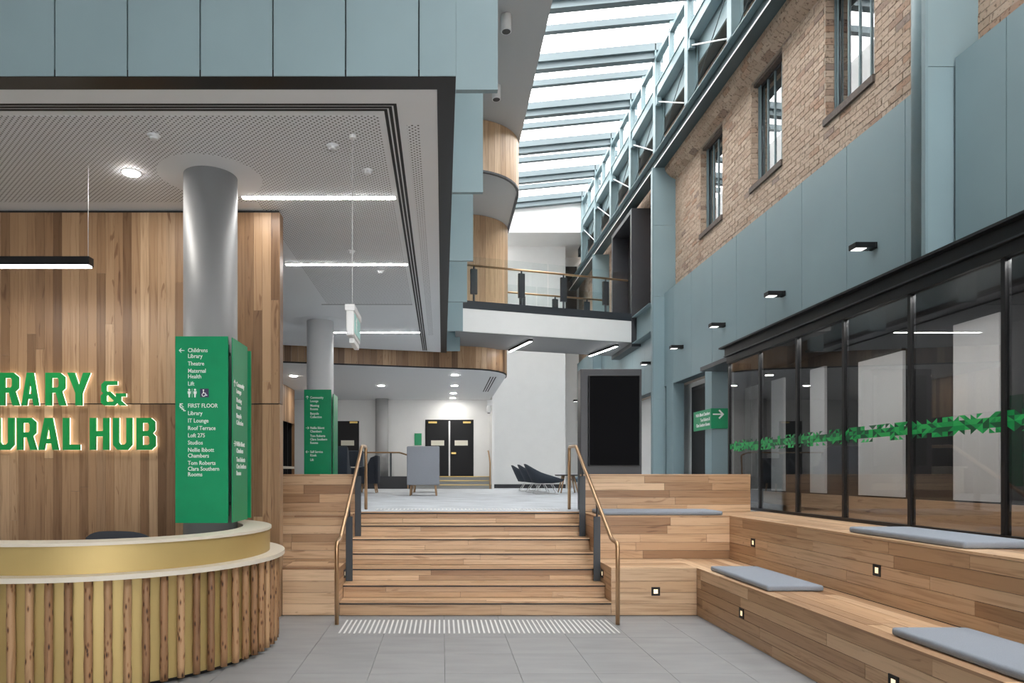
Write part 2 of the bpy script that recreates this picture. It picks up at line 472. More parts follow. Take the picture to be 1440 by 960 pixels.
# --- outer shell out of view
struct(box('wall_left', -8.2, -8, -8, 27, -.25, ZU+.3, 'white_paint'))
wbk = sempty('wall_back', (0, -8.1, 0), 'end wall behind the viewpoint with an added glazed opening for fill daylight')
box('wall_panel', -8.2, -1.5, -8.2, -8, -.25, 12, 'soffit_grey', wbk)
box('wall_panel', -1.5, 7.2, -8.2, -8, 4.2, 12, 'soffit_grey', wbk)
for k in range(6):  # glazed opening added behind the camera to let in fill daylight
    pbox('fill_opening_mullion', -1.5+1.68*k, -1.42+1.68*k, -8.15, -8.05, 0, 4.2, 'black_metal', wbk)
    if k < 5: pbox('fill_opening_pane', -1.42+1.68*k, .18+1.68*k, -8.11, -8.1, 0, 4.2, 'sky_glass', wbk)
struct(box('wall_outer_right', 7.0, 7.2, -8, 27, -.25, 10.9, 'dark_interior'))
struct(box('wall_outer_far', -8.2, 7.2, 27, 27.2, -.25, 12, 'white_paint'))
struct(box('floor_slab', -8, 7, 7.661, 27, -.25, -.02, 'grout'))

# --- timber wall behind the desk
ww = sempty('wall_timber', (-4.6, 7.65, 0), 'vertical timber board wall behind the reception desk')
box('wall_core', -7.6, -1.825, 7.62, 7.75, 0, ZC-.004, 'dark_slot', ww)
rw = random.Random(3)
x = -1.81
while x > -5.6:
    w = .097
    cuts = sorted([rw.uniform(.15, 2.2) for _ in range(rw.choice([0, 1, 1]))])+[2.37]+sorted([rw.uniform(2.6, 4.3) for _ in range(rw.choice([0, 0, 1]))])
    zs = [0]+cuts+[ZC-.03]
    for a, b in zip(zs, zs[1:]):
        if b-a < .1: continue
        g0 = .006 if abs(a-2.37) < .01 else .001
        g1 = .006 if abs(b-2.37) < .01 else .001
        pbox('timber_board', x-w+.0008, x-.0008, 7.6+rw.uniform(-.0012, .0012), 7.622, a+g0, b-g1, 'wall_timber', ww)
    x -= w
pbox('timber_board', -1.825, -1.808, 7.6, 7.75, 0, 2.367, 'wall_timber', ww)
pbox('timber_board', -1.825, -1.808, 7.6, 7.75, 2.373, ZC-.03, 'wall_timber', ww)

# --- curved first-floor edge and drums
def corner_curve(y_corner, xr, r, x_start, y_end, slope=.24):
    d = Vector((1, slope)).normalized(); c = Vector((xr, y_corner))
    turn = math.pi/2-math.atan(slope); t = r*math.tan(turn/2)
    p0 = c-d*t
    nl = Vector((-d.y, d.x)); cen = p0+nl*r
    pts = [Vector((x_start, y_corner-slope*(xr-x_start)))]
    n = 12
    a0 = math.atan2((p0-cen).y, (p0-cen).x)
    for i in range(n+1):
        a = a0+turn*i/n; pts.append(Vector((cen.x+r*math.cos(a), cen.y+r*math.sin(a))))
    pts.append(Vector((xr, y_end)))
    return pts
def resample(pts, step):
    out = [pts[0]]; acc = 0
    for a, b in zip(pts, pts[1:]):
        L = (b-a).length; pos = step-acc
        while pos <= L:
            out.append(a+(b-a)*(pos/L)); pos += step
        acc = (acc+L) % step
    return out
def clad(parent, pts, z0, z1, step, mat, t=.025, cut=None):
    rs = resample(pts, step)
    for a, b in zip(rs, rs[1:]):
        m = (a+b)/2; d = b-a; rz = math.atan2(d.y, d.x)
        nrm = Vector((d.y, -d.x)).normalized()
        c = m+nrm*(t/2)
        zs = [z0]+([z0+(z1-z0)*RNG.uniform(.2, .8)] if cut and RNG.random() < cut else [])+[z1]
        for q0, q1 in zip(zs, zs[1:]):
            piece('timber_board', c.x, c.y, (q0+q1)/2, d.length-.002, t, q1-q0-.002, mat, parent, rz)
band = corner_curve(17.25, 1.70, 1.25, -7.9, 24.0)
inner = corner_curve(16.85, 1.68, 1.2, -7.9, 24.0)
drum = corner_curve(14.45, 1.70, 1.25, .05, 22.6)
lc = struct(prism('ceiling_lounge', [tuple(p) for p in band]+[(1.70, 24.2), (-8, 24.2)], ZL, 5.25, 'ceiling_paint'), 'white plaster ceiling over the lounge')
wband = sempty('wall_curved_edge', (0, 16.9, ZL), 'curved timber clad edge of the first floor')
clad(wband, [p for p in corner_curve(17.25, 1.70, 1.25, -5.2, 18.6)], ZL+.03, 5.2, .155, 'wall_timber')
# keep the black shadow line under the boards
rs = resample(corner_curve(17.25, 1.70, 1.25, -5.2, 18.6), .3)
bm = bmesh.new()
for a, b in zip(rs, rs[1:]):
    d = b-a; nrm = Vector((d.y, -d.x)).normalized()*.02
    q = [bm.verts.new((p.x, p.y, z)) for z in (ZL-.004, ZL+.03) for p in (a, b, b+nrm, a+nrm)]
    for f in ((0, 1, 2, 3), (4, 7, 6, 5), (0, 4, 5, 1), (1, 5, 6, 2), (2, 6, 7, 3), (3, 7, 4, 0)): bm.faces.new([q[i] for i in f])
add('shadow_gap', bm, 'dark_slot', wband)
wi = sempty('wall_curved_upper', (.8, 17, 5.27), 'curved timber wall behind the bridge')
prism('wall_core', [tuple(p+Vector((0, .03))) for p in inner]+[(-8, 24.0)], 5.27, ZD, 'white_paint', wi)
clad(wi, corner_curve(16.85, 1.68, 1.2, -.6, 18.4), 5.27, ZD-.01, .155, 'drum_timber')
wd = sempty('wall_drum', (.8, 15, ZD), 'curved timber drum under the upper ceiling')
prism('drum_soffit', [tuple(p) for p in drum]+[(.05, 22.6)], ZD, ZU-.002, 'soffit_grey', wd)
clad(wd, corner_curve(14.45, 1.70, 1.25, .05, 17.6), ZD+.01, ZU-.004, .155, 'drum_timber')
rs = resample(corner_curve(14.45, 1.70, 1.25, .05, 18.0), .2)
bm = bmesh.new()
for a, b in zip(rs, rs[1:]):
    d = b-a; nrm = Vector((d.y, -d.x)).normalized()*.03
    q = [bm.verts.new((p.x, p.y, z)) for z in (ZD-.03, ZD+.012) for p in (a-nrm, b-nrm, b+nrm, a+nrm)]
    for f in ((0, 1, 2, 3), (4, 7, 6, 5), (0, 4, 5, 1), (1, 5, 6, 2), (2, 6, 7, 3), (3, 7, 4, 0)): bm.faces.new([q[i] for i in f])
add('drum_edge_trim', bm, 'charcoal', wd)

# --- far walls
wf = struct(box('wall_far_lounge', -8, 1.74, 24.05, 24.2, ZF, ZL, 'white_paint'), 'white lounge end wall with the black doors')
struct(box('wall_far_white', 1.74, 4.33, 24.0, 24.2, ZF, 9.56, 'white_paint'), 'tall white end wall of the atrium')
struct(box('wall_far_recess', 4.33, 7.0, 25.2, 25.35, ZF, 9.56, 'white_paint'))
struct(box('wall_far_return', 4.2, 4.33, 24.2, 25.2, ZF, 9.56, 'white_paint'))
struct(box('baseboard_far', 1.74, 4.33, 23.97, 24.0, ZF, ZF+.14, 'charcoal'))
b_ = bmesh.new()
q = [b_.verts.new(p) for p in ((1.72, 22.6, 9.56), (5.2, 22.6, 9.56), (5.2, 22.6, 10.93), (1.72, 22.6, 10.55),
                               (1.72, 25.3, 9.56), (5.2, 25.3, 9.56), (5.2, 25.3, 10.93), (1.72, 25.3, 10.55))]
for f in ((0, 1, 2, 3), (4, 7, 6, 5), (0, 4, 5, 1), (1, 5, 6, 2), (2, 6, 7, 3), (3, 7, 4, 0)): b_.faces.new([q[i] for i in f])
struct(add('wall_end_bulkhead', b_, 'white_paint'), 'white bulkhead closing the end of the skylight')
dk = struct(box('door_4', 4.5, 4.95, 25.12, 25.2, 6.3, 9.2, 'dark_interior'), 'dark opening beside the tall white end wall')

# --- right wall: brick, teal panels, piers, columns
PW, BW = 4.80, 5.04
PB, PT = 3.47, 5.48
WZ0, WZ1 = 6.23, 7.93
WIN = [(7.96, 8.99), (10.12, 11.15), (12.28, 13.33)]
wr = sempty('wall_right', (5.1, 14, PB), 'old brick wall above teal cladding panels')
# mortar backing in pieces around the window openings
ys = [-8]+[v for w in WIN for v in w]+[25.3]
for a, b in zip(ys[0::2], ys[1::2]):
    box('brick_backing', BW+.004, BW+.36, a, b, PB, 9.28, 'mortar', wr)
for a, b in WIN:
    box('brick_backing', BW+.004, BW+.36, a, b, PB, WZ0, 'mortar', wr)
    box('brick_backing', BW+.004, BW+.36, a, b, WZ1, 9.28, 'mortar', wr)
# bricks
def proj(p):
    return 622+960*p[0]/p[1], 665-960*(p[2]-1.6)/p[1]
CH, CL = .0835, .238
bricks = []
rb = random.Random(11)
row = 0; z = 5.40
while z < 9.2:
    y = 3.9+(CL/2 if row % 2 else 0)
    while y < 24.4:
        y0, y1 = y+.006, y+CL-.006
        parts = [(y0, y1)]
        for a, b in WIN:
            if z+CH > WZ0-.02 and z < WZ1+.01:
                nx = []
                for p, q_ in parts:
                    if q_ <= a or p >= b: nx.append((p, q_))
                    else:
                        if p < a-.03: nx.append((p, a))
                        if q_ > b+.03: nx.append((b, q_))
                parts = nx
        for p, q_ in parts: bricks.append((p, q_, z+.005, z+CH-.005, rb.uniform(-.005, .002)))
        y += CL
    z += CH; row += 1
def vis(b):
    ym = (b[0]+b[1])/2
    px, py = proj((BW, ym, b[2]))
    hidden = 6.35 < ym < 7.16 or b[3] > 7.95 or b[3] < PT+.02
    return px < 1440 and py > 0 and not hidden
bricks.sort(key=lambda b: (not vis(b), (b[0]+b[1])/2+abs(b[2]-1.6)*.6))
for b in bricks[:300]:
    pbox('brick', BW+b[4], BW+.03, b[0], b[1], b[2], b[3], 'brick', wr)
bm = bmesh.new()
for b in bricks[300:]: bbox(bm, BW+b[4], BW+.03, *b[:4])
o = add('brickwork', bm, 'brick', wr); o['kind'] = 'stuff'
# window reveals: stacked bricks
for a, b in WIN:
    bm = bmesh.new()
    z = WZ0
    k = 0
    while z < WZ1-.02:
        z1 = min(z+CH, WZ1)
        for s, yy in ((1, b), (-1, a)):
            xa = BW+.004; xs_ = (xa, xa+.115, xa+.31) if k % 2 else (xa, xa+.2, xa+.31)
            for q0, q1 in zip(xs_, xs_[1:]):
                if s > 0: bbox(bm, q0, q1-.008, yy-.012, yy-.001, z+.004, z1-.004)
                else: bbox(bm, q0, q1-.008, yy+.001, yy+.012, z+.004, z1-.004)
        z += CH; k += 1
    o = add('reveal_bricks', bm, 'brick', wr); o['kind'] = 'stuff'
# rounded brick cornice under the truss
bm = bmesh.new()
prof = [(BW+.0, 7.94)]+[(BW-.235*math.sin(math.pi*i/8)**.75, 7.94+.50*i/8) for i in range(1, 8)]+[(BW+.0, 8.44)]
nseg = 110
rr = random.Random(5)
for c in range(len(prof)-1):
    y = 3.9+(c % 2)*.1
    while y < 14.75:
        L = .238
        (xa, za), (xb, zb) = prof[c], prof[c+1]
        q = [bm.verts.new(p) for p in ((xa, y+.004, za+.002), (xa, y+L-.004, za+.002), (xb, y+L-.004, zb-.002), (xb, y+.004, zb-.002))]
        dx = .02
        w_ = [bm.verts.new((v.co.x+.06, v.co.y, v.co.z)) for v in q]
        qq = q+w_
        for f in ((0, 1, 2, 3), (4, 7, 6, 5), (0, 4, 5, 1), (1, 5, 6, 2), (2, 6, 7, 3), (3, 7, 4, 0)): bm.faces.new([qq[i] for i in f])
        y += L
bmesh.ops.recalc_face_normals(bm, faces=bm.faces)
o = add('brick_cornice', bm, 'brick', wr); o['kind'] = 'stuff'
# teal panels
js = [24.3]+[24.3-1.0123*k for k in range(1, 18)]
js = [v for v in js if v > 7.1]+[7.08, 6.69]
for b, a in zip(js, js[1:]):
    pbox('panel', PW, PW+.03, a+.004, b-.004, PB, PT, 'teal', wr)
box('panel_backing', PW+.03, BW+.02, 6.45, 24.3, PB+.004, PT-.004, 'teal_dark', wr)
for b, a in ((6.39, 5.81), (5.81, 4.8), (4.8, 3.8), (3.8, 2.8)):
    pbox('panel', PW, PW+.03, a+.004, b-.004, PB, PT, 'teal', wr)
box('panel_backing', PW+.03, BW+.02, -8, 6.38, PB+.004, PT-.004, 'teal_dark', wr)
# recess walls and piers below the panels
box('recess_wall', 5.17, 5.3, 12.4, 24.3, ZF, PB, 'white_paint', wr)
for y0, y1 in ((12.16, 12.47), (14.2, 14.63), (18.6, 19.0)):
    pbox('pier', PW, 5.03 if y0 > 13 else 5.17, y0, y1, ZF, PB, 'teal', wr)
# two tall built-up columns
for y in (6.42, 14.75, 20.6):
    zc0 = ZF if y > 10 else 3.56
    cobj = sempty('wall_column', (4.79, y+.1, zc0), None)
    zz = [ZF, 3.2, 5.42, 6.95, 8.2] if y > 10 else [3.56, 5.42, 8.2]
    for a, b in zip(zz, zz[1:]):
        pbox('panel', 4.56, 5.04, y, y+.02, a+.003, b-.003, 'teal', cobj)
    pbox('column_edge', 4.54, 4.565, y-.004, y+.05, zc0, 8.2, 'teal_steel', cobj)
    lathe('column_shaft', 4.72, y+.20, [(.145, zc0), (.145, 8.2)], 'teal', cobj, n=28)
    pbox('column_web', 4.7, 5.04, y+.02, y+.35, zc0, 8.2, 'teal', cobj)
    cobj['label'] = 'tall teal clad steel column against the brick wall'
# --- truss
TX = 4.59
tr = thing('roof_truss', 'teal steel truss with cross bracing below the skylight', 'truss', (4.7, 13, 8.2))
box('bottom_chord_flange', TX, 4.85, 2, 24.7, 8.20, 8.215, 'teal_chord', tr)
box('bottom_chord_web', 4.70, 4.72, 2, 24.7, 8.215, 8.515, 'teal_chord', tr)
box('bottom_chord_edge', TX-.006, TX, 2, 24.7, 8.195, 8.222, 'wire_white', tr)
box('bottom_chord_top', TX, 4.85, 2, 24.7, 8.515, 8.53, 'teal_steel', tr)
box('middle_chord_flange', TX, 4.78, 2, 22.6, 9.67, 9.69, 'teal', tr)
box('middle_chord', TX+.02, TX+.04, 2, 22.6, 9.69, 9.9, 'teal_steel', tr)
box('middle_chord_top', TX, 4.78, 2, 22.6, 9.9, 9.92, 'teal_steel', tr)
box('top_chord', TX, 4.72, 2, 22.6, 10.5, 10.58, 'teal_steel', tr)
POST = [14.77+1.93*k for k in range(-5, 5)]
for y in POST:
    bm = bmesh.new()
    bbox(bm, TX-.01, TX+.01, y-.08, y+.08, 8.53, 10.85); bbox(bm, TX, 4.78, y-.012, y+.012, 8.53, 10.85); bbox(bm, 4.76, 4.78, y-.08, y+.08, 8.53, 9.92)
    add('post', bm, 'teal_steel', tr)
    pbox('mullion', TX, 4.68, y+.965-.035, y+.965+.035, 9.92, 10.8, 'teal_steel', tr)
for a, b in zip(POST, POST[1:]):
    tube('brace_rod', [(TX+.05, a+.05, 8.58), (TX+.05, b-.1, 9.58)], .014, 'wire_white', tr, 6)
    tube('brace_rod', [(TX+.09, a+.1, 9.6), (TX+.09, b-.05, 8.6)], .009, 'teal_dark', tr, 6)
    pbox('bracket', TX, TX+.1, b-.16, b-.08, 9.5, 9.66, 'teal', tr)
wt = sempty('wall_truss_cladding', (4.82, 13, 9.28), 'pale teal panels behind the truss')
for a, b in zip(POST, POST[1:]):
    pbox('panel', 4.80, 4.83, a+.02, b-.02, 9.28, 9.92, 'teal_steel', wt)
box('truss_soffit', 4.83, 5.4, 2, 24.3, 9.28, 9.4, 'teal_dark', wt)
box('clerestory_wall', 4.83, 5.4, 2, 24.3, 9.4, 9.95, 'teal_dark', wt)
for i, (a, b) in enumerate(zip(POST, POST[1:])):
    pbox('clerestory_pane', TX+.05, TX+.056, a+.09, b-.09, 9.93, 10.5, 'sky_glass', wt)
# --- skylight: rafters and panes
sk = sempty('window_skylight', (3.1, 12, 10.5), 'glazed skylight with teal rafters')
sl = .098
def rafter(name, y, w, h, dz=0, x0=1.62, x1=4.74):
    bm = bmesh.new()
    z0 = 10.86-sl*(4.59-x0)+dz; z1 = 10.86+sl*(x1-4.59)+dz
    q = [bm.verts.new(p) for p in ((x0, y-w/2, z0-h), (x1, y-w/2, z1-h), (x1, y-w/2, z1), (x0, y-w/2, z0), (x0, y+w/2, z0-h), (x1, y+w/2, z1-h), (x1, y+w/2, z1), (x0, y+w/2, z0))]
    for f in ((0, 1, 2, 3), (4, 7, 6, 5), (0, 4, 5, 1), (1, 5, 6, 2), (2, 6, 7, 3), (3, 7, 4, 0)): bm.faces.new([q[i] for i in f])
    return bm
for y in POST:
    bm = rafter('r', y, .16, .16); add('rafter', bm, 'teal_rafter', sk)
    bm = rafter('r', y, .02, .14, -.16); add('rafter_web', bm, 'teal_rafter', sk)
    bm = rafter('r', y, .16, .03, -.30); add('rafter_flange', bm, 'teal_rafter', sk)
    bm = rafter('r', y+.965, .12, .13); add('glazing_bar', bm, 'teal_rafter', sk)
ylist = sorted([y for y in POST]+[y+.965 for y in POST])
ylist = [2.6]+[y for y in ylist if y < 22.55]+[22.6]
for a, b in zip(ylist, ylist[1:]):
    bm = rafter('p', (a+b)/2, b-a-.02, .012, .02); add('pane', bm, 'sky_glass', sk)
# near end of the skylight out of view
bm = rafter('p', -2.7, 10.5, .012, .02); add('pane', bm, 'sky_glass', sk)

# ================================================================== BRIDGE AND PORTAL
br = thing('footbridge', 'white sided footbridge crossing the atrium with a glass balustrade', 'bridge', (2.4, 16.8, 4.75))
FA, FB = Vector((.3, 15.15)), Vector((4.57, 16.5))
RA, RB = Vector((.3, 17.1)), Vector((4.57, 18.42))
prism('deck', [tuple(FA), tuple(FB), tuple(RB), tuple(RA)], 4.76, 5.27, 'white_paint', br)
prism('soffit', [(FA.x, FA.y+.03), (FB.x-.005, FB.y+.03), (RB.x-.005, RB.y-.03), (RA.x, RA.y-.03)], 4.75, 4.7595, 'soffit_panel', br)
def along(A, B, t): return A+(B-A)*t
def strip(A, B, t0, t1, off, th, z0, z1):
    d = (B-A).normalized(); n = Vector((d.y, -d.x))
    p, q_ = along(A, B, t0)+n*off, along(A, B, t1)+n*off
    return [tuple(p), tuple(q_), tuple(q_+n*th), tuple(p+n*th)], z0, z1
def strip_obj(name, mat, par, *a):
    pts, z0, z1 = strip(*a); return prism(name, pts, z0, z1, mat, par)
strip_obj('edge_channel', 'steel_post', br, FA, FB, 0, 1, -.06, .065, 5.271, 5.45)
strip_obj('edge_channel', 'steel_post', br, RA, RB, 0, 1, .0, .06, 5.271, 5.40)
cuts = [0, .25, .5, .75, 1]
for A, B, off in ((FA, FB, .015), (RA, RB, .03)):
    for a, b in zip(cuts, cuts[1:]):
        pts, z0, z1 = strip(A, B, a+.004, b-.004, off+.008, .012, 5.46 if off < .02 else 5.41, 6.43)
        prism('glass_panel', pts, z0, z1, 'clear_glass', br)
for A, B, ts in ((FA, FB, (.1, .36, .6, .85)), (RA, RB, (.2, .42, .63, .84))):
    d = (B-A).normalized(); n = Vector((d.y, -d.x)); off = -.06
    p, q_ = along(A, B, .06)+n*off, along(A, B, .985)+n*off
    tube('handrail', [(p.x, p.y, 6.26), (q_.x, q_.y, 6.26)], .024, 'bronze', br, 10)
    for t in ts:
        c = along(A, B, t)+n*off
        w = d*.075; e = n*.03
        pt = prism('post', [tuple(c-w-e), tuple(c+w-e), tuple(c+w+e), tuple(c-w+e)], 5.62, 6.18, 'steel_post', br)
        tube('post_stem', [(c.x, c.y, 5.272), (c.x, c.y, 5.62)], .025, 'steel_post', pt, 8)
        tube('rail_bracket', [(c.x, c.y, 6.18), (c.x, c.y, 6.25)], .02, 'steel_post', pt, 8)
for (xa, ya), (xb, yb) in (((1.72, 17.45), (2.09, 16.05)), ((3.91, 18.1), (4.27, 16.7))):
    L = thing('linear_light', 'slim black linear light under the white footbridge near the '+('curved timber edge' if xa < 3 else 'charcoal portal'), 'ceiling light', ((xa+xb)/2, (ya+yb)/2, 4.69), 'linear lights under the footbridge')
    d = (Vector((xb, yb))-Vector((xa, ya))).normalized(); n = Vector((d.y, -d.x))*.04
    A, B = Vector((xa, ya)), Vector((xb, yb))
    prism('housing', [tuple(A-n), tuple(B-n), tuple(B+n), tuple(A+n)], 4.70, 4.749, 'black_metal', L)
    n = n*.55
    prism('diffuser', [tuple(A-n), tuple(B-n), tuple(B+n), tuple(A+n)], 4.69, 4.70, 'led_white', L)

po = sempty('door_5', (4.8, 17.4, 4.66), 'charcoal portal frame opening off the footbridge')
box('portal_jamb', 4.575, 5.04, 16.5, 16.62, 4.66, 8.0, 'charcoal', po)
box('portal_jamb', 4.575, 5.04, 18.34, 18.46, 4.66, 8.0, 'charcoal', po)
box('portal_head', 4.575, 5.04, 16.62, 18.34, 7.9, 8.0, 'charcoal', po)
box('portal_sill', 4.575, 5.04, 16.62, 18.34, 4.66, 5.1, 'charcoal', po)
box('portal_back', 4.98, 5.03, 16.62, 18.34, 5.1, 7.9, 'dark_slot', po)
bk = thing('steel_bracket', 'teal steel bracket between the column and the charcoal portal', 'bracket', (4.68, 15.7, 4.6))
for z in (4.72, 5.35):
    box('bracket_flange', 4.58, 4.795, 15.12, 16.48, z, z+.02, 'teal_steel', bk)
box('bracket_web', 4.69, 4.71, 15.1, 16.48, 4.74, 5.35, 'teal', bk)

# ================================================================== STAIRS AND BENCHES
SX0, SX1 = -1.16, 1.90
TR = .28
st = thing('timber_staircase', 'wide oak staircase of seven steps with dark nosings', 'stairs', ((SX0+SX1)/2, SY, 0))
bm = bmesh.new()
for k in range(7):
    bbox(bm, SX0+.005, SX1-.005, SY+TR*k+.022, SY+TR*(k+1)+.022 if k < 6 else 9.66, .0 if k == 0 else R7*k-.1, R7*(k+1)-.022)
add('step_core', bm, 'dark_slot', st)
rs_ = random.Random(21)
for k in range(7):
    y = SY+TR*k
    boards(st, 'riser_board', (SX0+.003, y, R7*k+.001), X3, Z3, (0, -1, 0), SX1-SX0-.006, R7-.03, 2 if k != 0 else 1, 'oak_x', (.9, 2.4), rng=rs_)
    if k < 6: boards(st, 'tread_board', (SX0+.003, y+.03, R7*(k+1)), X3, Y3, Z3, SX1-SX0-.006, TR-.034, 3, 'oak_x', (1, 2.6), rng=rs_)
    else: pbox('landing_edge', SX0+.003, SX1-.003, y+.03, 9.655, R7*7-.02, R7*7+.001, 'carpet', st)
    pbox('tread_lip', SX0+.003, SX1-.003, y-.012, y+.03, R7*(k+1)-.016, R7*(k+1)+.001, 'oak_x', st)
    pbox('nosing_strip', SX0+.003, SX1-.003, y-.014, y+.004, R7*(k+1)-.028, R7*(k+1)-.014, 'dark_slot', st)
S1 = ZF/2
def bench_core(par, x0, x1, y0, y1, z0, z1): box('bench_core', x0, x1, y0, y1, z0, z1, 'dark_slot', par)
t = .02
YB = 9.35; YT = 8.5
# left bench
lb = thing('stepped_bench', 'oak stepped seating bench between the stairs and the reception timber wall', 'bench', (-1.6, 8.4, 0))
bench_core(lb, -1.80, SX0-.022, SY+t, YT+t, 0.001, S1-t)
bench_core(lb, -2.5, -1.801, 7.77, YT+t, .001, S1-t)
bench_core(lb, -2.5, SX0-.022, YT+t, YB+.1-t, .001, ZF-t)
bench_core(lb, -2.5, SX0-.022, YB+t, YB+.1-t, ZF-t, 1.585-t)
r1 = random.Random(31)
boards(lb, 'plank', (-1.80, SY, 0.002), X3, Z3, (0, -1, 0), 1.80+SX0-.001, S1-.022, 4, 'oak_x', (.9, 2), rng=r1)
boards(lb, 'plank', (-1.80, SY-.004, S1), X3, Y3, Z3, 1.80+SX0-.001, YT-SY, 6, 'oak_x', (.6, 2), rng=r1)
boards(lb, 'plank', (-2.5, 7.765, S1), X3, Y3, Z3, .699, YT-7.765, 5, 'oak_x', (.6, 2), rng=random.Random(5))
boards(lb, 'plank', (-2.5, YT, S1+.001), X3, Z3, (0, -1, 0), 2.5+SX0-.001, ZF-S1-.022, 5, 'oak_x', (.7, 2), rng=r1)
boards(lb, 'plank', (-2.5, YT-.004, ZF), X3, Y3, Z3, 2.5+SX0-.001, YB-YT, 7, 'oak_x', (.7, 2), rng=r1)
boards(lb, 'plank', (-2.5, YB, ZF+.001), X3, Z3, (0, -1, 0), 2.5+SX0-.001, .49, 4, 'oak_x', (.7, 2), rng=r1)
boards(lb, 'plank', (-2.5, YB-.004, 1.585), X3, Y3, Z3, 2.5+SX0-.001, .105, 1, 'oak_x', (.9, 2), rng=r1)
boards(lb, 'plank', (SX0-.001, SY, 0.001), Y3, Z3, (1, 0, 0), YT-SY, S1-.001, 4, 'oak_y', (.8, 2), rng=r1)
boards(lb, 'plank', (SX0-.001, YT, S1), Y3, Z3, (1, 0, 0), YB+.1-YT, ZF-S1-.022, 4, 'oak_y', (.8, 2), rng=r1)
boards(lb, 'plank', (SX0-.001, YB, ZF), Y3, Z3, (1, 0, 0), .1, .51, 4, 'oak_y', (.8, 2), rng=r1)
# right: back bench
XA, XB, XG = 2.865, 3.58, 4.45
rbn = thing('stepped_bench', 'long oak L-shaped stepped bench beside the stairs and under the dark glazing', 'bench', (3.4, 6.4, 0))
bench_core(rbn, SX1+.022, XA-.001, SY+t, YT+t, .001, S1-t)
bench_core(rbn, SX1+.022, XB-.001, YT+t, YB+.1-t, .001, ZF-t)
bench_core(rbn, SX1+.022, 4.22, YB+t, YB+.1-t, ZF-t, 1.585-t)
boards(rbn, 'plank', (SX1+.001, SY, .002), X3, Z3, (0, -1, 0), XA-SX1-.002, S1-.022, 4, 'oak_x', (.8, 2), rng=r1)
boards(rbn, 'plank', (SX1+.001, SY-.004, S1), X3, Y3, Z3, XA-SX1-.002, YT-SY, 6, 'oak_x', (.8, 2), rng=r1)
boards(rbn, 'plank', (SX1+.001, YT, S1+.001), X3, Z3, (0, -1, 0), XB-SX1-.002, ZF-S1-.022, 5, 'oak_x', (.6, 1.8), rng=r1)
boards(rbn, 'plank', (SX1+.001, YT-.004, ZF), X3, Y3, Z3, XB-SX1-.002, YB-YT, 7, 'oak_x', (.6, 1.8), rng=r1)
boards(rbn, 'plank', (SX1+.001, YB, ZF+.001), X3, Z3, (0, -1, 0), 4.22-SX1, .49, 5, 'oak_x', (.5, 1.6), rng=r1)
boards(rbn, 'plank', (SX1+.001, YB-.004, 1.585), X3, Y3, Z3, 4.22-SX1, .105, 1, 'oak_x', (1.2, 2.4), rng=r1)
boards(rbn, 'plank', (SX1+.001, SY, .001), Y3, Z3, (-1, 0, 0), YT-SY, S1-.001, 4, 'oak_y', (.8, 2), rng=r1)
boards(rbn, 'plank', (SX1+.001, YT, S1), Y3, Z3, (-1, 0, 0), YB+.1-YT, ZF-S1-.022, 4, 'oak_y', (.8, 2), rng=r1)
boards(rbn, 'plank', (SX1+.001, YB, ZF), Y3, Z3, (-1, 0, 0), .1, .51, 4, 'oak_y', (.8, 2), rng=r1)
boards(rbn, 'plank', (4.222, YB, ZF), Y3, Z3, (1, 0, 0), .1, .51, 4, 'oak_y', (.8, 2), rng=r1)
# right: side bench along the glazing
sbn = rbn
SY0 = 2.2
bench_core(sbn, XA+t, XB+t, SY0, YT, .001, S1-t)
bench_core(sbn, XB+t, XG+.1, SY0, YB+.1, .001, ZF-t)
boards(sbn, 'plank', (XA, SY0, .002), Y3, Z3, (-1, 0, 0), YT-SY0, S1-.022, 5, 'oak_y', (.7, 2.6), rng=r1)
boards(sbn, 'plank', (XA-.004, SY0, S1), Y3, X3, Z3, YT-SY0, XB-XA, 6, 'oak_y', (.7, 2.6), rng=r1)
boards(sbn, 'plank', (XB, SY0, S1+.001), Y3, Z3, (-1, 0, 0), YB-SY0, ZF-S1-.022, 5, 'oak_y', (.7, 2.6), rng=r1)
boards(sbn, 'plank', (XB-.004, SY0, ZF), Y3, X3, Z3, YB+.1-SY0, XG+.1-XB, 8, 'oak_y', (.7, 2.6), rng=r1)

# step lights
def step_light(x, y, z, face, label):
    L = thing('step_light', label, 'step light', (x, y, z-.04), 'square step lights')
    s = .048
    if face == 'y':
        bm = bmesh.new()
        for a in ((x-s, x+s, y-.006, y+.004, z+s*.5, z+s), (x-s, x+s, y-.006, y+.004, z-s, z-s*.5), (x-s, x-s*.5, y-.006, y+.004, z-s*.5, z+s*.5), (x+s*.5, x+s, y-.006, y+.004, z-s*.5, z+s*.5)): bbox(bm, *a)
        add('bezel', bm, 'black_metal', L)
        box('lens', x-s*.5, x+s*.5, y-.003, y+.003, z-s*.5, z+s*.5, 'led_step', L)
    else:
        f = face
        bm = bmesh.new()
        xa, xb = sorted((x+f*.006, x-f*.004))
        for a in ((xa, xb, y-s, y+s, z+s*.5, z+s), (xa, xb, y-s, y+s, z-s, z-s*.5), (xa, xb, y-s, y-s*.5, z-s*.5, z+s*.5), (xa, xb, y+s*.5, y+s, z-s*.5, z+s*.5)): bbox(bm, *a)
        add('bezel', bm, 'black_metal', L)
        xa, xb = sorted((x+f*.003, x-f*.003))
        box('lens', xa, xb, y-s*.5, y+s*.5, z-s*.5, z+s*.5, 'led_step', L)
step_light(2.40, SY-.001, .27, 'y', 'square black step light in the bench front beside the stairs')
step_light(SX1-.0, 8.10, .41, -1, 'square black step light in the bench end facing the stairs')
step_light(SX0+.0, 8.10, .41, 1, 'square black step light in the left bench end beside the handrail')
step_light(XA-.001, 6.53, .26, -1, 'square black step light in the lower tier below the shorter cushion')
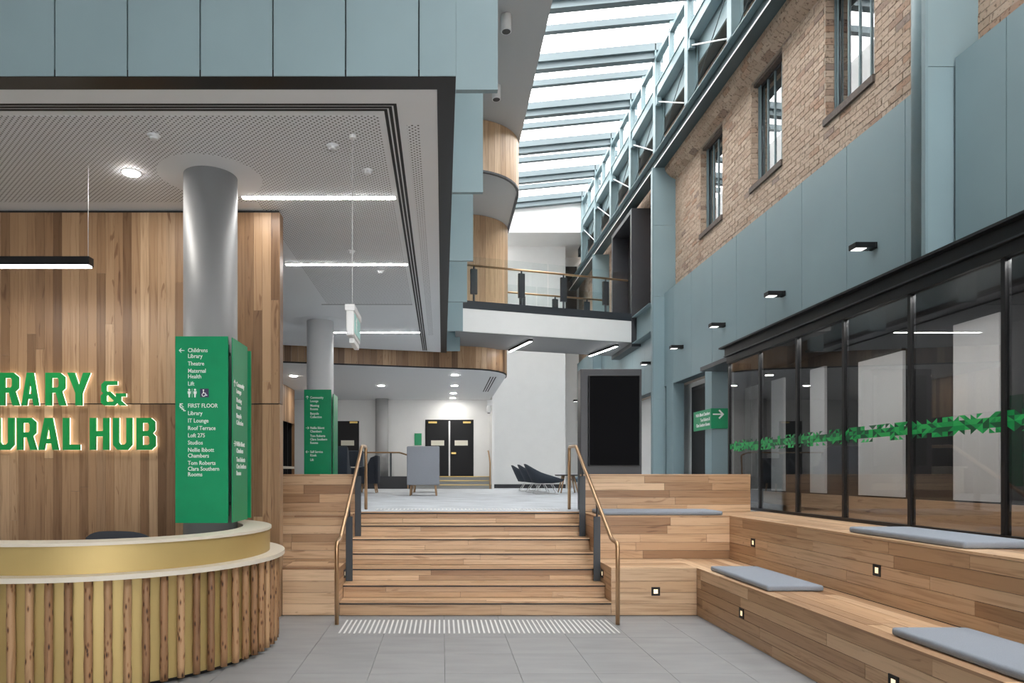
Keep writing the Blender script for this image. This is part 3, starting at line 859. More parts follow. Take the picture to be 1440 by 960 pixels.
step_light(XA-.001, 4.33, .27, -1, 'square black step light in the lower tier below the larger seat pad')
step_light(XB-.001, 7.86, .80, -1, 'square black step light in the upper tier near the bench corner')
step_light(XB-.001, 5.62, .80, -1, 'square black step light in the upper tier below the long cushion')

# cushions
def cushion(x0, x1, y0, y1, z, label):
    o = box('seat_cushion', x0, x1, y0, y1, z+.002, z+.055, 'cushion', None, bev=.022, seg=3, smooth=True)
    tag(o, label, 'cushion', 'grey seat cushions')
cushion(2.0, 3.52, 8.56, 9.14, ZF, 'grey seat cushion on the top tier against the tall oak backrest')
cushion(3.63, 4.17, 4.75, 6.10, ZF, 'grey seat cushion on the upper tier beside the dark glazing')
cushion(2.92, 3.43, 6.13, 7.44, S1, 'grey seat cushion on the lower tier near the bench corner')
cushion(2.95, 3.45, 3.1, 4.49, S1, 'grey seat cushion on the lower tier away from the corner')

# handrails
def handrail(X, label, s):
    h = thing('stair_handrail', label, 'handrail', (X, 8.4, 0), 'bronze handrails of the main stairs')
    pts = [(X, 7.21, .002), (X, 7.21, .865), (X, 7.46, .875), (X, 9.46, 1.975), (X, 9.96, 1.985), (X, 9.96, ZF+.002)]
    tube('rail', round_path(pts, .07), .023, 'bronze', h, 12)
    for y, z0, z1 in ((8.18, 2*R7, 1.08), (9.03, 5*R7, 1.56)):
        p = box('post', X-.04, X+.04, y-.012, y+.012, z0+.002, z1, 'steel_post', h, bev=.003, seg=1)
        zr = .875+(y-7.46)*.55
        tube('rail_bracket', [(X, y, z1-.02), (X, y, zr-.01)], .012, 'steel_post', p, 8)
handrail(-1.115, 'bronze tube handrail of the stairs beside the reception side bench', -1)
handrail(1.852, 'bronze tube handrail of the stairs beside the bench with the tall backrest', 1)

# tactile strips
tg = thing('tactile_strip', 'band of white tactile bars on the tiles before the stairs', 'tactile strip', (.37, 7.1, 0))
for i in range(57):
    x = -1.03+2.80*i/56
    pbox('tactile_bar', x-.009, x+.009, 6.81, 7.42, .0004, .006, 'tactile', tg)
tg2 = thing('tactile_strip', 'band of pale tactile bars on the carpet above the stairs', 'tactile strip', (.37, 10.2, ZF))
for i in range(48):
    x = -.95+2.64*i/47
    pbox('tactile_bar', x-.009, x+.009, 9.80, 10.10, ZF+.0005, ZF+.006, 'tactile', tg2)

# ================================================================== GLAZED SCREEN
gz = sempty('window_1', (XG, 6.5, ZF), 'dark framed glazed screen above the side bench')
GM = [10.6, 9.58, 8.57, 7.57, 6.5, 5.41, 4.35, 3.3]
GB, GT = ZF+.002, 3.25
for y in GM:
    pbox('mullion', XG-.008, XG+.045, y-.02, y+.02, GB, GT+.05, 'black_metal', gz)
box('head_frame', XG-.03, XG+.06, 3.3, 10.62, GT+.05, 3.40, 'black_metal', gz)
box('sill_frame', XG-.02, XG+.04, 3.3, 10.6, GB-.001, GB+.035, 'black_metal', gz)
box('fascia', XG-.06, PW, 3.0, 10.62, 3.401, 3.53, 'black_metal', gz)
box('fascia_cap', XG-.13, PW, 2.95, 10.68, 3.531, 3.555, 'black_metal', gz)
box('fascia_trim', XG-.075, XG-.06, 3.0, 10.62, 3.40, 3.415, 'charcoal', gz)
def tri_band(name, par, ya, yb, z0, z1, x, rng):
    """stripe of green triangles printed on the glass"""
    bm = bmesh.new(); w = .065; h = z1-z0
    rows_ = [(0, .25, .5), (.25, .5, 1), (.5, .75, 1), (.75, 1, .5)]
    for a, b, dens in rows_:
        n = int((yb-ya)/w)
        ww = (yb-ya)/n
        for i in range(n):
            y0, y1 = ya+ww*i, ya+ww*(i+1)
            za, zb = z0+h*a, z0+h*b
            if rng.random() < .5: tris = (((y0, za), (y1, za), (y0, zb)), ((y1, za), (y1, zb), (y0, zb)))
            else: tris = (((y0, za), (y1, za), (y1, zb)), ((y0, za), (y1, zb), (y0, zb)))
            for tr_ in tris:
                if rng.random() > dens: continue
                f = bm.faces.new([bm.verts.new((x, p[0], p[1])) for p in tr_]); f.material_index = rng.randrange(3)
    o = add(name, bm, None, par)
    for k in ('band_green_a', 'band_green_b', 'band_green_c'): o.data.materials.append(M[k])
    o['kind'] = 'stuff'
rt = random.Random(8)
for a, b in zip(GM, GM[1:]):
    pbox('pane', XG+.01, XG+.022, b+.022, a-.022, GB+.035, GT+.05, 'tinted_glass', gz)
    tri_band('glass_band', gz, b+.024, a-.024, 1.925, 2.095, XG+.007, rt)
pbox('pane', XG+.06, PW-.01, 10.59, 10.602, GB, GT+.05, 'tinted_glass', gz)
# room behind the glazing
gr_ = sempty('wall_inside_glazing', (5.6, 7, ZF), 'dark room with white panels behind the glazing')
RX = 5.75
box('room_floor', XG+.13, RX, 2.2, 12.3, ZF-.1, ZF, 'oak_y', gr_)
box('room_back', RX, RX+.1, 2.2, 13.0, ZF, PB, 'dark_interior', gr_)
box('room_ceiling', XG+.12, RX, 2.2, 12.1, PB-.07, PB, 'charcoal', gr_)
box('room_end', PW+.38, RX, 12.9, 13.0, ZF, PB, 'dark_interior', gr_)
for y0, y1, zt in ((12.35, 12.88, 3.2), (11.43, 11.85, 3.2), (10.2, 10.6, 3.2), (8.47, 9.37, 3.12), (7.0, 7.63, 3.25), (4.6, 5.6, 3.2)):
    pbox('white_panel', RX-.04, RX-.001, y0, y1, ZF+.23, zt, 'white_paint', gr_)
box('timber_plinth', RX-.05, RX-.002, 2.2, 12.25, ZF, ZF+.21, 'oak_y', gr_)
box('dark_rail', RX-.055, RX-.002, 8.47, 9.37, 3.125, 3.16, 'black_metal', gr_)
for y in (4.2, 5.2, 6.2, 7.2, 8.2, 9.2, 10.2):  # added fill lamps, hidden by the head frame, to brighten the room panels
    lathe('fill_lamp_body', 4.66, y, [(.06, 3.39), (.07, 3.392), (.07, 3.3995)], 'plastic_white', gr_, 16)
    lathe('fill_lamp_lens', 4.66, y, [(.05, 3.386), (.05, 3.3895)], 'led_fill_room', gr_, 16)

# ================================================================== RIGHT WALL THINGS
def wall_lamp(y, label):
    L = thing('wall_lamp', label, 'wall lamp', (PW-.12, y, 4.06), 'black wall lamps on the teal panels')
    box('body', PW-.25, PW-.03, y-.07, y+.07, 4.085, 4.145, 'black_metal', L, bev=.004, seg=1)
    box('wall_plate', PW-.03, PW-.001, y-.05, y+.05, 4.08, 4.15, 'black_metal', L)
    box('lens', PW-.235, PW-.12, y-.05, y+.05, 4.079, 4.0845, 'led_wall', L)
wl = ['black wall lamp on the teal panel nearest the round column shaft', 'black wall lamp on teal panels, second from the round column shaft',
      'black wall lamp above the far end of the dark glazing', 'black wall lamp above the green arrow sign recess',
      'black wall lamp just beyond the far teal column', 'black wall lamp on teal panels beyond the charcoal portal', 'black wall lamp on teal panels deep beyond the charcoal portal',
      'black wall lamp next to last before the end wall', 'black wall lamp on the last teal panel at the end wall']
for k in range(9): wall_lamp(7.58+2.015*k, wl[k])
# windows in the brick
for i, (a, b) in enumerate(WIN):
    w = sempty('window_%d' % (i+2), (5.17, (a+b)/2, WZ0), 'tall old window with teal bars set in the brick wall')
    bm = bmesh.new()
    fx0, fx1 = 5.17, 5.22
    bbox(bm, fx0, fx1, a+.012, a+.06, WZ0+.02, WZ1); bbox(bm, fx0, fx1, b-.06, b-.012, WZ0+.02, WZ1)
    bbox(bm, fx0, fx1, a+.06, b-.06, WZ1-.07, WZ1); bbox(bm, fx0, fx1, a+.06, b-.06, WZ0+.02, WZ0+.06)
    add('window_frame', bm, 'charcoal', w)
    n = 4
    for k in range(n):
        y0 = a+.06+(b-a-.12)*k/n; y1 = a+.06+(b-a-.12)*(k+1)/n
        pbox('pane', fx0+.02, fx0+.028, y0+.012, y1-.012, WZ0+.06, WZ1-.07, 'window_glass', w)
        if k: pbox('window_bar', fx0+.004, fx0+.03, y0-.011, y0+.011, WZ0+.06, WZ1-.07, 'teal_steel', w)
    pbox('window_bar', fx0-.02, fx0-.002, b-.04, b-.022, WZ0+.02, WZ1, 'teal_steel', w)
    pbox('window_bar', fx0-.02, fx0-.002, b-.095, b-.078, WZ0+.02, WZ1, 'teal_steel', w)
    box('window_sill', BW-.03, 5.20, a-.01, b+.01, WZ0-.07, WZ0+.018, 'timber_sill', w)
    box('window_lintel', BW+.04, 5.20, a, b, WZ1-.05, WZ1-.001, 'timber_sill', w)
    box('room_behind', 5.41, 5.45, a-.3, b+.3, WZ0-.3, WZ1+.3, 'soffit_grey', w)
# dark door in the recess
d2 = sempty('door_2', (5.16, 13.7, ZF), 'dark glazed door in the white recess behind the green arrow sign')
box('door_frame', 5.13, 5.169, 13.25, 14.05, ZF, 3.36, 'black_metal', d2)
box('door_leaf', 5.115, 5.13, 13.31, 13.99, ZF+.01, 3.28, 'door_black', d2)
# green wrap-around arrow sign
gs = thing('wayfinding_sign', 'green arrow sign wrapped around the teal pier corner', 'sign', (4.78, 12.2, 2.39))
bm = bmesh.new()
bbox(bm, 4.775, 5.12, 12.125, 12.14, 2.39, 2.75); bbox(bm, 4.775, 4.79, 12.14, 12.97, 2.39, 2.75)
add('sign_face', bm, 'sign_green', gs)
def arrow_poly(ang, s=1):
    base = [(-.5, -.06), (.28, -.06), (.02, -.34), (.13, -.44), (.55, 0), (.13, .44), (.02, .34), (.28, .06), (-.5, .06)]
    c, sn = math.cos(ang), math.sin(ang)
    return [((x*c-y*sn)*s, (x*sn+y*c)*s) for x, y in base]
poly_obj('arrow', [arrow_poly(0, .19)], (4.90, 12.122, 2.645), X3, Z3, 'text_white', gs)
for k, (tx, zz) in enumerate((('Nellie Ibbott Chambers', 2.645), ('Tom Roberts &', 2.545), ('Clara Southern Rooms', 2.455))):
    text_obj('lettering', tx, (4.773, 12.18, zz), (0, -1, 0), Z3, .085, 'text_white', gs, .82, 'RIGHT', bold=.001)
# digital screen kiosk
kx0, kx1, ky = 1.965, 2.835, 9.70
kk = thing('screen_kiosk', 'tall charcoal freestanding kiosk with a blank black portrait screen', 'kiosk', ((kx0+kx1)/2, ky+.1, ZF))
box('body', kx0, kx1, ky, ky+.22, ZF+.002, 3.08, 'charcoal', kk, bev=.006, seg=1)
sc_ = box('screen_frame', kx0+.105, kx1-.04, ky-.05, ky-.001, 1.70, 2.985, 'black_metal', kk, bev=.003, seg=1)
box('screen', kx0+.118, kx1-.053, ky-.055, ky-.0505, 1.713, 2.972, 'screen_black', sc_)

# ================================================================== RECEPTION
def column(x, y, r, z0, z1, label, plate=True, mat='column_paint'):
    c = sempty('wall_round_column', (x, y, z0), label)
    lathe('shaft', x, y, [(r, z0+.001), (r, z1-.006)], mat, c, 48)
    if plate: lathe('ceiling_plate', x, y, [(r+.24, z1-.0055), (r+.24, z1-.0035)], 'ceiling_paint', c, 48)
column(-2.29, 6.75, .255, 0, ZC, 'round grey column inside the reception desk')
column(-2.36, 13.2, .255, ZF, ZC, 'round column in the lounge, colour paled for daylight, carrying a green sign', True, 'column_paint_lit')
column(-2.10, 23.72, .225, 1.49, ZL, 'round grey column before the far lounge wall', False, 'soffit_grey')

# green directory signs on the columns
ARU, ARL, ARR, ARUL = math.pi/2, math.pi, 0, math.pi*.75
def sign_text(par, lines, org, ux, uz, size, sx, mpp):
    """lines: (text, dx metres, dz metres)"""
    for tx, dx, dz in lines:
        p = Vector(org)+Vector(ux)*dx+Vector(uz)*dz
        text_obj('lettering', tx, p, ux, uz, size, 'text_white', par, sx, bold=.0004)
sg = thing('directory_sign', 'green directory panels around the round column at the reception desk', 'sign', (-2.25, 6.5, 1.137))
fr = box('front_panel', -2.48, -1.992, 6.34, 6.36, 1.137, 2.87, 'sign_green', sg)
sd = box('side_panel', -1.974, -1.966, 6.40, 6.89, 1.137, 2.87, 'sign_green', sg)
box('back_panel', -2.48, -1.992, 7.10, 7.12, 1.137, 2.87, 'sign_green', sg)
fm = bmesh.new()
for z in (1.3, 2.7):
    bbox(fm, -2.03, -1.99, 6.36, 6.42, z, z+.03)
bbox(fm, -2.02, -1.995, 6.375, 6.395, 1.2, 2.8)
add('sign_bracket', fm, 'black_metal', sg)
S = 6.34/960
def sp(cx, cy, dn=.3): # crop pixels of the directory -> metres on the panel
    px, py = 230+cx*.2917, 460+cy*.2917
    return (px-622)*S, 1.6+(665-py)*S
L1 = [('Childrens', 110), ('Library', 138), ('Theatre', 174), ('Maternal', 209), ('Health', 236), ('Lift', 271), ('FIRST FLOOR', 377), ('Library', 413),
      ('IT Lounge', 449), ('Roof Terrace', 485), ('Loft 275', 520), ('Studios', 555), ('Nellie Ibbott', 590), ('Chambers', 618), ('Tom Roberts', 653), ('Clara Southern', 681), ('Rooms', 708)]
for tx, cy in L1:
    x_, z_ = sp(117, cy+10)
    text_obj('lettering', tx, (x_, 6.3385, z_), X3, Z3, .054, 'text_white', fr, .88, bold=.0003)
for ang, cx, cy in ((ARL, 88, 112), (ARUL, 88, 377)):
    x_, z_ = sp(cx, cy); poly_obj('arrow', [arrow_poly(ang, .05)], (x_, 6.3385, z_), X3, Z3, 'text_white', fr)
x_, z_ = sp(76, 394)
poly_obj('stair_icon', [[(0, .03), (.015, .03), (.015, .018), (.03, .018), (.03, .004), (.045, .004), (.045, -.012), (.06, -.012), (.06, -.02), (.037, -.02), (.037, -.006), (.022, -.006), (.022, .008), (.007, .008), (.007, .022), (0, .022)]], (x_, 6.3385, z_), X3, Z3, 'text_white', fr)
for cx in (124, 152):
    x_, z_ = sp(cx, 317)
    poly_obj('person_icon', [circle2(0, .03, .010), [(-.015, .017), (.015, .017), (.013, -.008), (.008, -.008), (.006, -.04), (-.006, -.04), (-.008, -.008), (-.013, -.008)]], (x_, 6.3385, z_), X3, Z3, 'text_white', fr)
x_, z_ = sp(138, 317)
poly_obj('icon_divider', [[(-.001, -.04), (.001, -.04), (.001, .04), (-.001, .04)]], (x_, 6.3385, z_), X3, Z3, 'text_white', fr)
x_, z_ = sp(197, 317)
ic = poly_obj('wheelchair_icon', [[(-.04, -.04), (.04, -.04), (.04, .04), (-.04, .04)]], (x_, 6.3385, z_), X3, Z3, 'icon_navy', fr)
poly_obj('wheelchair_mark', [circle2(-.008, .026, .007), [(-.012, .016), (-.004, .016), (-.002, .002), (.012, .002), (.02, -.018), (.028, -.016), (.026, -.024), (.016, -.026), (.008, -.004), (-.012, -.004)],
    [(-.014, -.0), (-.024, -.012), (-.02, -.028), (-.006, -.034), (.008, -.028), (.011, -.014), (.006, -.014), (.003, -.024), (-.006, -.028), (-.015, -.024), (-.018, -.012), (-.012, -.005)]], (x_, 6.3365, z_), X3, Z3, 'text_white', fr)
L2 = [('Community', 0), ('Lounge', .065), ('Meeting', .15), ('Rooms', .215), ('Banyule', .30), ('Collection', .365), ('Nellie Ibbott', .57), ('Chambers', .635), ('Tom Roberts', .72), ('Clara Southern', .785), ('Rooms', .85), ('Self Service', 1.02), ('Kiosk', 1.085), ('Lift', 1.17)]
def second_text(par, org, ux, uz, skip_from=99):
    for k, (tx, dz) in enumerate(L2):
        if k >= skip_from: break
        text_obj('lettering', tx, Vector(org)+Vector(ux)*.115-Vector(uz)*dz, ux, uz, .062, 'text_white', par, .84, bold=.0012)
    for k, (ang, dz) in enumerate(((ARU, -.02), (ARR, .55), (ARL, 1.0))):
        if k*6 >= skip_from: break
        poly_obj('arrow', [arrow_poly(ang, .062)], Vector(org)+Vector(ux)*.062-Vector(uz)*dz, ux, uz, 'text_white', par)
second_text(sd, (-1.9645, 6.40, 2.43), Y3, Z3, 11)
s2 = thing('directory_sign', 'green directory panels around the round column in the lounge', 'sign', (-2.35, 12.9, 1.35))
f2 = box('front_panel', -2.60, -2.09, 12.84, 12.86, 1.35, 3.17, 'sign_green', s2)
box('side_panel', -2.073, -2.055, 12.92, 13.42, 1.35, 3.10, 'sign_green', s2)
bm = bmesh.new()
for z in (1.5, 2.95): bbox(bm, -2.40, -2.30, 12.86, 12.96, z, z+.03); bbox(bm, -2.12, -2.073, 13.15, 13.25, z, z+.03)
add('sign_bracket', bm, 'black_metal', s2)
second_text(f2, (-2.60, 12.8385, 3.00), X3, Z3)

# illuminated lettering
GL = {
 'R': [[(0, 0), (0, 1), (.47, 1), (.63, .87), (.63, .53), (.52, .43), (.66, 0), (.45, 0), (.33, .39), (.2, .39), (.2, 0)], [(.2, .55), (.2, .84), (.39, .84), (.43, .79), (.43, .6), (.39, .55)]],
 'A': [[(0, 0), (.21, 1), (.47, 1), (.68, 0), (.48, 0), (.44, .2), (.24, .2), (.2, 0)], [(.27, .35), (.41, .35), (.34, .76)]],
 'Y': [[(.24, 0), (.24, .38), (0, 1), (.21, 1), (.34, .6), (.47, 1), (.68, 1), (.44, .38), (.44, 0)]],
 'U': [[(0, 1), (.2, 1), (.2, .24), (.26, .17), (.4, .17), (.46, .24), (.46, 1), (.66, 1), (.66, .16), (.5, 0), (.16, 0), (0, .16)]],
 'L': [[(0, 0), (0, 1), (.2, 1), (.2, .17), (.56, .17), (.56, 0)]],
 'H': [[(0, 0), (0, 1), (.2, 1), (.2, .59), (.44, .59), (.44, 1), (.64, 1), (.64, 0), (.44, 0), (.44, .42), (.2, .42), (.2, 0)]],
 'B': [[(0, 0), (0, 1), (.48, 1), (.62, .88), (.62, .62), (.54, .52), (.64, .42), (.64, .13), (.5, 0)], [(.2, .16), (.2, .43), (.4, .43), (.44, .38), (.44, .21), (.4, .16)], [(.2, .59), (.2, .84), (.38, .84), (.42, .79), (.42, .64), (.38, .59)]],
 '&': [[(.12, 0), (0, .12), (0, .40), (.09, .5), (.02, .58), (.02, .86), (.14, 1), (.6, 1), (.6, .84), (.24, .84), (.2, .8), (.2, .62), (.24, .57), (.34, .57), (.56, .34), (.56, .5), (.92, .5), (.92, .36), (.74, .36), (.74, .2), (.95, 0), (.7, 0), (.6, .1), (.5, 0)], [(.24, .16), (.2, .2), (.2, .38), (.25, .44), (.48, .2), (.44, .16)]],
}
def letters(name, label, spec, zb, hgt):
    t_ = thing(name, label, 'sign', (-4, 7.55, zb), 'illuminated lettering on the timber wall')
    k = 7.54/960
    for ch, p0, p1, *hh in spec:
        polys = GL[ch]; w = max(p[0] for p in polys[0])
        H = hh[0] if hh else hgt
        x0, x1 = (p0-622)*k, (p1-622)*k
        sx = (x1-x0)/w
        pl = [[(a*sx, b*H) for a, b in poly] for poly in polys]
        o = poly_obj('letter', pl, (x0, 7.545, zb), X3, Z3, 'letter_green', t_, ext=.012)
        poly_obj('halo_led', pl, (x0, 7.567, zb), X3, Z3, 'led_halo', o, ext=.004)
letters('wall_lettering', 'green backlit letters RARY & on the timber wall above the desk', [('R', -2, 27.5), ('A', 30.5, 54.5), ('R', 64, 93), ('Y', 95, 127), ('&', 142, 178, .27)], 1.6+(665-570)*7.54/960, .362)
letters('wall_lettering', 'green backlit letters URAL HUB on the timber wall, lower line', [('U', -8, 20), ('R', 24, 52), ('A', 54, 82.5), ('L', 88.5, 112.5), ('H', 126.5, 153.5), ('U', 159, 186), ('B', 192, 219)], 1.6+(665-632.5)*7.54/960, .355)

# reception counter: circular corner
CX, CY = -3.05, 6.3
def arc_path(r, a1=math.radians(53), a0=-math.pi/2, n=110, left=-5.2):
    p = [(left, CY-r)] if left is not None else []
    for i in range(n+1):
        a = a0+(a1-a0)*i/n; p.append((CX+r*math.cos(a), CY+r*math.sin(a)))
    return p
def ring_solid(name, ro, ri, z0, z1, mat, par, a1=math.radians(53)):
    A = arc_path(ro, a1); Bp = arc_path(ri, a1)
    bm = bmesh.new()
    vv = [[bm.verts.new((x, y, z)) for (x, y) in P] for P in (A, Bp) for z in (z0, z1)]
    al, ah, bl, bh = vv
    for i in range(len(A)-1):
        bm.faces.new((al[i], al[i+1], ah[i+1], ah[i])); bm.faces.new((bl[i+1], bl[i], bh[i], bh[i+1]))
        bm.faces.new((ah[i], ah[i+1], bh[i+1], bh[i])); bm.faces.new((al[i+1], al[i], bl[i], bl[i+1]))
    bm.faces.new((al[0], ah[0], bh[0], bl[0])); bm.faces.new((al[-1], bl[-1], bh[-1], ah[-1]))
    return add(name, bm, mat, par, smooth=False)
rc = thing('reception_desk', 'curved reception desk clad in gold panels and upright timber logs', 'reception desk', (-3.2, 5.6, 0))
ring_solid('gold_base', 1.44, 1.38, .03, .83, 'gold', rc, math.radians(52))
ring_solid('plinth', 1.42, 1.36, .001, .03, 'black_metal', rc, math.radians(52))
ring_solid('lower_ledge', 1.555, 1.19, .83, .866, 'pale_top', rc)
ring_solid('gold_band', 1.415, 1.385, .866, 1.072, 'gold', rc)
ring_solid('upper_top', 1.43, 1.165, 1.072, 1.095, 'pale_top', rc)
ring_solid('inner_panel', 1.21, 1.19, .03, 1.072, 'pale_top', rc)
for o_ in rc.children:
    for p_ in o_.data.polygons: p_.use_smooth = False
rl = random.Random(17)
logs = []
for k in range(4):
    bm = bmesh.new(); n = 10; rings = []
    ph = rl.uniform(0, 6)
    for i in range(9):
        z = .03+.80*i/8; rr = .029*(1+rl.uniform(-.07, .07)); ox, oy = rl.uniform(-.0015, .0015), rl.uniform(-.0015, .0015)
        rings.append([bm.verts.new((ox+rr*math.cos(2*math.pi*j/n+ph), oy+rr*math.sin(2*math.pi*j/n+ph), z)) for j in range(n)])
    for a, b in zip(rings, rings[1:]):
        for j in range(n): bm.faces.new((a[j], a[(j+1) % n], b[(j+1) % n], b[j]))
    bm.faces.new(rings[0][::-1]); bm.faces.new(rings[-1])
    me = bpy.data.meshes.new('log'); bm.to_mesh(me); bm.free(); me.materials.append(M['log'])
    for p in me.polygons: p.use_smooth = len(p.vertices) == 4
    logs.append(me)
def put_log(x, y):
    o = bpy.data.objects.new('log', rl.choice(logs)); COL.objects.link(o)
    o.location = Vector((x, y, 0))-wpos(rc); o.rotation_euler = (0, 0, rl.uniform(0, 6)); o.parent = rc
RL = 1.474; step = .128/RL
a = -math.pi/2
while a < math.radians(51):
    put_log(CX+RL*math.cos(a), CY+RL*math.sin(a)); a += step
x = CX-.128
while x > -4.9: put_log(x, CY-RL); x -= .128
# office chair behind the desk
oc = thing('office_chair', 'black office chair behind the reception desk', 'chair', (-2.75, 5.95, 0))
bm = bmesh.new(); 
seg = 12
rowsv = []
for i in range(seg+1):
    u_ = -1+2*i/seg
    x_ = -2.75+.27*u_; y_ = 5.72+.06*u_*u_
    top = 1.115-.05*u_**4-.012*u_*u_
    rowsv.append([bm.verts.new((x_, y_, .62)), bm.verts.new((x_, y_-.01, .85)), bm.verts.new((x_, y_, top)), bm.verts.new((x_, y_+.045, top-.006)), bm.verts.new((x_, y_+.04, .85)), bm.verts.new((x_, y_+.045, .62))])
for a_, b_2 in zip(rowsv, rowsv[1:]):
    for j in range(6): bm.faces.new((a_[j], b_2[j], b_2[(j+1) % 6], a_[(j+1) % 6]))
bm.faces.new(rowsv[0]); bm.faces.new(rowsv[-1][::-1])
add('backrest', bm, 'navy_dark', oc, True)
box('seat', -3.0, -2.5, 5.76, 6.24, .44, .53, 'navy_dark', oc, bev=.03, smooth=True)
box('back_stem', -2.79, -2.71, 5.76, 5.80, .48, .66, 'black_metal', oc)
lathe('gas_lift', -2.75, 6.0, [(.03, .10), (.03, .44)], 'black_metal', oc, 12)
for k in range(5):
    a = 2*math.pi*k/5
    lg = tube('base_leg', [(-2.75, 6.0, .12), (-2.75+.3*math.cos(a), 6.0+.3*math.sin(a), .075)], .02, 'black_metal', oc, 8)
    cxx, cyy = -2.75+.3*math.cos(a), 6.0+.3*math.sin(a)
    lathe('castor', cxx, cyy, [(.028, .001), (.03, .03), (.028, .06)], 'black_metal', lg, 10)
# pendant
pe = thing('pendant_light', 'slim black bar pendant light above the reception desk', 'pendant light', (-4.1, 6.5, 3.55))
box('housing', -5.0, -3.35, 6.47, 6.56, 3.575, 3.655, 'black_metal', pe)
box('diffuser', -4.99, -3.365, 6.478, 6.552, 3.563, 3.5745, 'led_pendant', pe)
for x in (-3.38, -4.95): tube('cable', [(x, 6.515, 3.655), (x, 6.515, ZC-.004)], .003, 'wire_white', pe, 6)
# ceiling lights of the reception
labs = ['recessed white light line in the reception ceiling beside the desk column', 'recessed white light line in the middle of the perforated ceiling', 'recessed white light line in the plain ceiling by the lounge column']
for (y, x0, x1), lb_ in zip(((7.25, -2.12, -.5), (9.57, -2.19, -.49), (14.2, -2.26, -.47)), labs):
    L = thing('light_strip', lb_, 'ceiling light', ((x0+x1)/2, y, ZC-.012), 'light lines in the reception ceiling')
    box('trim', x0-.01, x1+.01, y-.04, y+.04, ZC-.009, ZC-.0045, 'plastic_white', L)
    box('diffuser', x0, x1, y-.032, y+.032, ZC-.013, ZC-.0095, 'led_white', L)
def downlight(x, y, z, label, group, r=.075):
    L = thing('downlight', label, 'ceiling light', (x, y, z-.012), group)
    lathe('trim', x, y, [(r+.012, z-.006), (r+.02, z-.0005)], 'plastic_white', L, 24)
    lathe('lens', x, y, [(r, z-.011), (r, z-.0065)], 'led_down', L, 24)
downlight(-3.03, 6.65, ZC-.004, 'round white downlight in the perforated ceiling above the desk', 'downlights')
for x, y, k in ((.33, 17.95, 0), (.36, 20.1, 1), (.36, 22.0, 2), (-3.95, 18.1, 0), (-3.95, 20.6, 1), (-1.8, 20.1, 1), (.36, 23.4, 3)):
    downlight(x, y, ZL-.001, 'small round downlight in the lounge ceiling '+('in the row leading to the double doors' if x > 0 else 'beside the timber side wall' if x < -3 else 'near the far grey column'), 'lounge downlights', .09)
for x, y, lb_ in ((-2.5, 5.92, 'between the downlight and the desk column'), (-.98, 6.1, 'beside the exit sign cable'), (-.72, 6.6, 'close to the slot vents before the first light line'), (-1.2, 9.0, 'between the two light lines of the perforated ceiling'), (-.9, 9.9, 'just beyond the second light line')):
    o = lathe('sprinkler_head', x, y, [(.02, ZC-.04), (.035, ZC-.034), (.035, ZC-.026), (.012, ZC-.022), (.05, ZC-.012), (.055, ZC-.004)], 'ceiling_paint', None, 16)
    tag(o, 'small white sprinkler head '+lb_, 'sprinkler', 'sprinkler heads')
# slot diffuser of the lounge ceiling
sd_ = thing('ceiling_vent', 'grey slot vent near the curved edge of the lounge ceiling', 'vent', (1.35, 19.7, ZL-.005))
for k in range(3): pbox('slot', 1.28+.07*k, 1.31+.07*k, 18.3, 21.6, ZL-.005, ZL-.001, 'dark_slot', sd_)
# exit sign
ex = thing('exit_sign', 'white hanging exit sign seen edge on below the reception ceiling', 'sign', (-.75, 6.0, 2.70))
box('body', -.81, -.745, 5.74, 6.2, 2.76, 2.99, 'plastic_white', ex, bev=.015, smooth=False)
box('cap', -.82, -.735, 5.73, 6.21, 2.965, 3.02, 'plastic_white', ex, bev=.008)
box('lamp_base', -.80, -.755, 5.85, 6.2, 2.715, 2.758, 'plastic_white', ex, bev=.008)
face = box('face', -.744, -.741, 5.78, 6.16, 2.79, 2.95, 'exit_green', ex)
poly_obj('running_man', [circle2(.10, .13, .016), [(.05, .105), (.09, .112), (.115, .085), (.135, .085), (.135, .095), (.12, .098), (.098, .12), (.05, .118)], [(.075, .105), (.098, .105), (.09, .07), (.12, .05), (.115, .015), (.10, .015), (.102, .043), (.07, .06)]], (-.7405, 5.80, 2.79), Y3, Z3, 'text_white', face)
tube('cable', [(-.78, 5.92, 3.02), (-.78, 5.92, ZC-.004)], .004, 'wire_white', ex, 6)
lathe('ceiling_rose', -.78, 5.92, [(.03, ZC-.03), (.03, ZC-.004)], 'plastic_white', ex, 12)
# surface spots on the upper ceiling
for x, y, lb_ in ((1.03, 11.0, 'white cylinder spotlight on the upper ceiling beside the teal bulkhead'), (1.03, 13.0, 'white cylinder spotlight on the upper ceiling near the timber drum')):
    L = thing('ceiling_spotlight', lb_, 'spotlight', (x, y, 8.7), 'cylinder spotlights')
    lathe('body', x, y, [(.085, 8.71), (.085, ZU-.001)], 'plastic_white', L, 24)
    lathe('baffle', x, y, [(.068, 8.705), (.068, 8.7095)], 'charcoal', L, 24)

